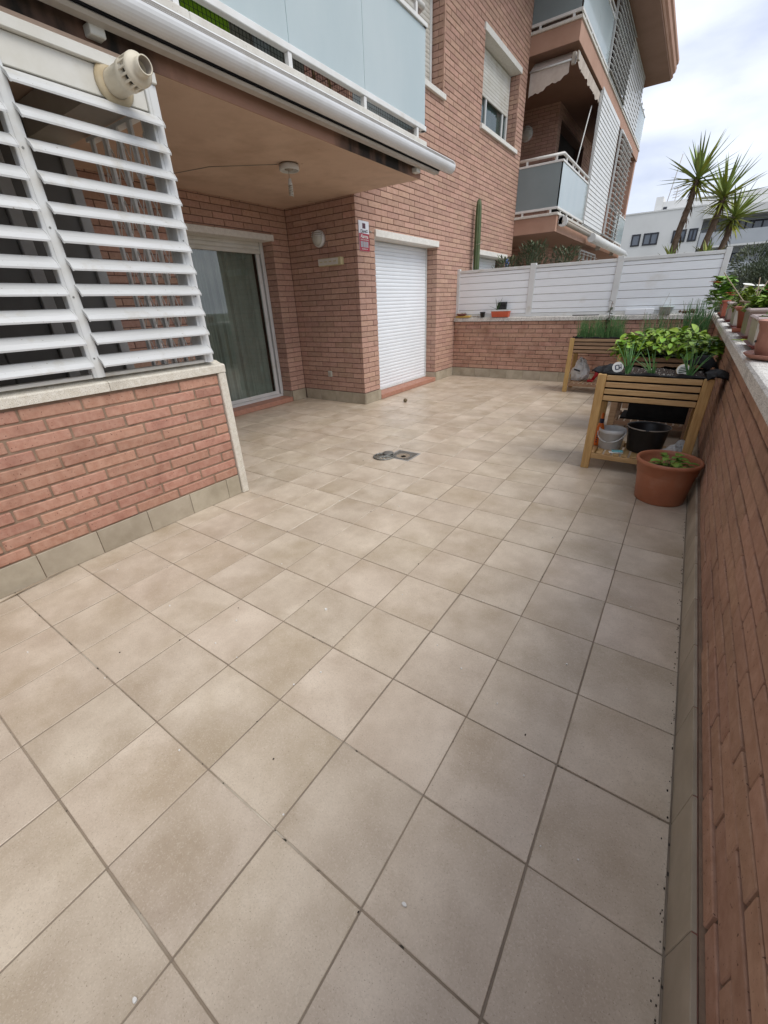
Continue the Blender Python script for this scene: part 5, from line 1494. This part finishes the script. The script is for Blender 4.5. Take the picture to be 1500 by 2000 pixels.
g = G(); g.lathe([(.0, 0), (.075, 0), (.105, .03), (.100, .032), (.07, .01), (.0, .008)], (-1.79, YW, ZB + .037), 22); g.make('dish', m_brownp, t)
g = G()
for k in range(22):
    a = random.random() * 6.28; r = .07 * math.sqrt(random.random()); s = random.uniform(.012, .022); p = (-1.79 + r * math.cos(a), YW + r * math.sin(a), ZB + .055 + random.uniform(0, .03))
    g.box(p[0] - s, p[0] + s, p[1] - s, p[1] + s, p[2] - s * .5, p[2] + s * .5, c=s * .4)
g.make('shell', m_greige, t)
g = G()
for k in range(26):
    x, y = random.uniform(-1.60, -1.42), YW + random.gauss(-.01, .015); a = random.random() * 3; s = random.uniform(.015, .04)
    g.tube([(x, y, ZB + .008), (x + s * math.cos(a), y + s * .4 * math.sin(a), ZB + .012 + random.uniform(0, .02))], .006, 5)
tag(g.make('dark_scraps', m_awnb, None, loc=(-1.5, YW, ZB)), 'pile of dark scraps between wood block and nursery pot', 'scraps')
t = thing('mint_tub', 'pale mint plastic tub with lid on the far wall at right', 'tub', (1.63, YW, ZB))
G().lathe([(.0, 0), (.075, 0), (.095, .10), (.105, .102), (.105, .112), (.0, .113)], (1.66, YW, ZB), 26).make('tub_body', M('mint plastic', (.46, .56, .52), (.52, .62, .58), scale=5, rough=.5), t)
tag(G().box(1.10, 1.50, YW - .02, YW + .04, ZB, ZB + .085, c=.006).make('white_carton', m_pvc, None, loc=(1.3, YW, ZB)), 'long low white carton left of the mint tub on the wall', 'carton')
g = G()
for k in range(9):
    x = 1.86 + k * .022; s = random.uniform(.018, .03); g.lathe([(.001, -s), (s * .8, -s * .5), (s, 0), (s * .7, s * .6), (.001, s)], (x + random.gauss(0, .01), YW + random.gauss(0, .015), ZB + s + (.0 if k % 2 else .012)), 8)
tag(g.make('pine_cones', M('dark brown cones', (.05, .028, .018), (.12, .075, .05), scale=50, rough=.9), None, loc=(1.95, YW, ZB)), 'little heap of dark brown cones on the far wall', 'cones')
tag(G().tube([(.30, YW - .015, ZB + .008), (.72, YW - .012, ZB + .008)], .007, 6).make('dark_rod', m_black, None, loc=(.5, YW, ZB)), 'thin dark rod lying on the far wall coping', 'rod')

# ------------------------------------------------------------------ neighbour side plants
ct = thing('column_cactus', 'tall single column cactus standing against the brick facade', 'cactus', (-1.79, 8.42, 0))
prf = [(.055, 0), (.058, 1.2), (.060, 2.2), (.058, 2.8), (.050, 3.02), (.034, 3.10), (.012, 3.13), (.001, 3.132)]
G().lathe(prf, (-1.80, 8.35, 0), 40, jit=lambda a, h: .09 * math.cos(8 * a), mtx=Matrix.Rotation(-.012, 4, 'Y')).make('stem', m_cactus, ct)
tag(G().tube([(-1.80 + .066 * math.cos(a), 8.35 + .066 * math.sin(a), 2.42 + .03 * math.sin(a)) for a in [k * 2 * math.pi / 20 for k in range(21)]], .004, 5, caps=False).make('cactus_tie', m_greige, None, loc=(-1.8, 8.35, 2.42)), 'pale string tied round the tall cactus', 'string')
for q, (c, h, n, lab) in enumerate((((-1.55, 9.4, 1.55), .70, 260, 'low oleander shrub next to the blue plaque behind the screen'), ((-1.05, 9.5, 1.55), .95, 420, 'tallest oleander shrub behind the white privacy screen'),
                                  ((-.40, 9.6, 1.55), .80, 300, 'oleander shrub at the right behind the white privacy screen'))):
    bush('oleander', lab, c, .44, .28, h * .92, int(n * 1.9), m_oleander, .13, .024, cat='shrub', seed=31 + q, droop=.3, group='oleanders behind the screen', up=.9)
    tr = G().tube([(c[0], c[1], 0), (c[0], c[1], 1.7)], .025, 6).make('trunk', m_bark, bpy.data.objects[[o.name for o in COL.objects if o.name.startswith('oleander')][-1]])

def yucca(label, base, crown, r, n, seed, skirt=.35):
    random.seed(seed)
    t = thing('yucca', label, 'yucca', base, 'yuccas beyond the screen')
    b, c = Vector(base), Vector(crown)
    pts = [b + (c - b) * k / 8 + Vector((.05 * math.sin(k * .9) * (1 if k < 8 else 0), 0, 0)) for k in range(9)]
    G().tube(pts, [.085 - .003 * k for k in range(9)], 10).make('trunk', m_bark, t)
    g = G()
    for k in range(60):
        f = random.uniform(.55, .98); p = b + (c - b) * f; a = random.random() * 6.28
        g.blade(p + Vector((.055 * math.cos(a), .055 * math.sin(a), 0)), (math.cos(a) * .5, math.sin(a) * .5, -1), (0, 0, 1), random.uniform(.08, .2), .03, seg=2, droop=.2)
    g.make('dead_leaf_skirt', m_bark, t)
    lms = {}
    for key, mt in (('g', m_yucca), ('y', m_yuccay)):
        for v in range(3):
            g = G(); g.blade((0, 0, 0), (1, 0, 0), (0, 0, 1), r, .068, seg=5, droop=(.02, .05, .12)[v], fold=.24, prof=lambda t: (.55 + .45 * min(1, t * 4)) * (1 - max(0, t - .35) / .65) ** .8)
            me = bpy.data.meshes.new('leaf'); me.from_pydata(g.v, [], g.f); me.polygons.foreach_set('use_smooth', g.sm); me.materials.append(mt); lms[(key, v)] = me
    for k in range(n):
        el = math.asin(random.uniform(-.8, .97)); az = k * 2.39996 + random.gauss(0, .2)
        key = 'y' if (el < -.1 and random.random() < .75) or random.random() < .12 else 'g'
        v = 0 if el > .6 else (1 if el > 0 else 2)
        o = bpy.data.objects.new('leaf', lms[(key, v)]); COL.objects.link(o); o.parent = t
        o.location = c + Vector((0, 0, .06 * math.sin(el) + random.uniform(-.10, .03))) - b
        s = random.uniform(.8, 1.06) * (1 if el > -.05 else .62); o.scale = (s, s, s)
        o.rotation_euler = (random.gauss(0, .2), -el, az)
    return t
YY = 13.0
yucca('left yucca with the highest spiky rosette beyond the white screen', (1.15, YY, 0), (1.415, YY, 3.67), .88, 84, 41)
yucca('middle yucca with a broad yellowish rosette beyond the white screen', (1.72, YY + .2, 0), (2.0, YY + .2, 3.30), .86, 86, 42)
yucca('right yucca with the lowest rosette beyond the white screen', (2.10, YY + .5, 0), (2.30, YY + .5, 2.92), .82, 78, 43)
for q, (x, z) in enumerate(((1.28, 2.05), (1.98, 2.08))):
    yucca(('small young yucca shoot left of the trunks above the screen edge', 'small young yucca shoot between the trunks above the screen edge')[q], (x, YY - .2, 0), (x, YY - .2, z), .45, 40, 50 + q)

def crown_tree(label, base, h, rx_, n, seed, mat=m_pine):
    random.seed(seed); t = thing('evergreen_tree', label, 'tree', base)
    b = Vector(base)
    G().tube([b, b + Vector((.1, 0, h * .35)), b + Vector((0, .1, h * .7))], [.16, .12, .06], 8).make('trunk', m_bark, t)
    g = G(); lob = [(Vector((random.gauss(0, rx_ * .48), random.gauss(0, rx_ * .48), h * random.uniform(.25, .92))), random.uniform(.35, .6) * rx_) for _ in range(16)]
    for k in range(n):
        c, r = random.choice(lob); d = Vector((random.gauss(0, 1), random.gauss(0, 1), random.gauss(0, 1))).normalized()
        p = b + c + d * r * random.uniform(.6, 1.05)
        g.blade(p, d + Vector((0, 0, .4)), Vector((random.gauss(0, 1), random.gauss(0, 1), random.gauss(0, 1))), random.uniform(.07, .14), random.uniform(.022, .04), seg=2, droop=.3)
    g.make('crown', mat, t)
crown_tree('dark grey green evergreen tree at the right edge beyond the coping', (4.05, 18.0, -1.2), 4.1, 1.35, 22000, 61)
crown_tree('lower dark shrub tree beyond the corner of the coping', (3.35, 15.0, -1.2), 2.75, .85, 11000, 62)

# ------------------------------------------------------------------ far white building
YW2 = 55.0
wb = thing('white_building', 'long white rendered building with dark framed windows in the distance', 'building', (6, YW2, -1.2))
def W(x): return 2.008 + (x - 2.008) * (YW2 + .6627) / 42.6627
def Wz(z): return 1.404 + (z - 1.404) * (YW2 + .6627) / 42.6627
zr = Wz(6.85)
box('main_block', m_bldg, wb, W(-9), W(1.15), YW2, YW2 + 12, -1.2, zr)
box('parapet', m_bldg, wb, W(-9.02), W(1.17), YW2 - .05, YW2 + 12, zr + .002, zr + .12)
box('upper_block', m_bldg, wb, W(-1.9), W(9.5), YW2 + 3, YW2 + 11, zr + .1, Wz(7.75))
box('stair_tower', m_bldg, wb, W(-2.35), W(-1.85), YW2 + 2.9, YW2 + 6, zr + .1, Wz(8.1))
box('wing', m_bldgs, wb, W(1.152), W(16), YW2 + 2.2, YW2 + 12, -1.2, Wz(6.2))
box('wing_roof', m_bldg, wb, W(1.1), W(16), YW2 - .3, YW2 + 12, Wz(6.05), Wz(6.6))
for z0, z1 in ((4.35, 5.2), (2.35, 3.2), (.4, 1.2)):
    box('balcony_parapet', m_bldgs, wb, W(1.2), W(16), YW2 - .1, YW2 + .1, Wz(z0), Wz(z1))
    box('balcony_floor', m_bldg, wb, W(1.2), W(16), YW2 - .1, YW2 + 2.2, Wz(z0) - .15, Wz(z0) - .003)
def fwin(x0, x1, z0, z1, yy, nd):
    x0, x1, z0, z1 = W(x0), W(x1), Wz(z0), Wz(z1)
    g = G(); f = .13
    g.box(x0, x1, yy - .06, yy + .05, z0, z0 + f); g.box(x0, x1, yy - .06, yy + .05, z1 - f, z1); g.box(x0, x0 + f, yy - .06, yy + .05, z0 + f, z1 - f); g.box(x1 - f, x1, yy - .06, yy + .05, z0 + f, z1 - f)
    for k in range(1, nd):
        xc = x0 + (x1 - x0) * k / nd; g.box(xc - f / 2, xc + f / 2, yy - .06, yy + .05, z0 + f, z1 - f)
    o = g.make('window', m_frame, wb)
    box('pane', m_pane, o, x0 + f, x1 - f, yy - .015, yy - .005, z0 + f, z1 - f)
for x0, x1, nd in ((-3.25, -2.65, 1), (-2.45, -1.45, 2), (-.55, .3, 2), (.45, 1.0, 2)):
    fwin(x0, x1, 4.75, 5.55, YW2, nd); fwin(x0, x1, 2.7, 3.5, YW2, nd)
for x0, x1, nd in ((1.7, 3.0, 2), (3.15, 3.4, 1), (3.7, 5.2, 3), (6, 7.5, 3)):
    fwin(x0, x1, 4.95, 5.85, YW2 + 2.2, nd)
for x0, x1, nd in ((1.8, 2.7, 2), (3.4, 4.3, 2), (5.2, 6.4, 2)):
    fwin(x0, x1, 2.95, 3.9, YW2 + 2.2, nd)
G().box(W(-1.75), W(-1.5), YW2 + 2.95, YW2 + 3.02, Wz(7.1), Wz(7.4)).make('vent_window', m_frame, wb)
g = G(); g.tube([(W(-1.6), YW2 + 3.2, Wz(7.7)), (W(-1.25), YW2 + 3.2, Wz(10.6))], .035, 5); g.tube([(W(-1.1), YW2 + 3.2, Wz(7.7)), (W(-1.05), YW2 + 3.2, Wz(8.6))], .03, 5)
for k in range(4): g.tube([(W(-1.3), YW2 + 3.2, Wz(7.95 + k * .18)), (W(-.85), YW2 + 3.2, Wz(8.0 + k * .18))], .025, 4)
g.make('antenna', m_greige, wb)
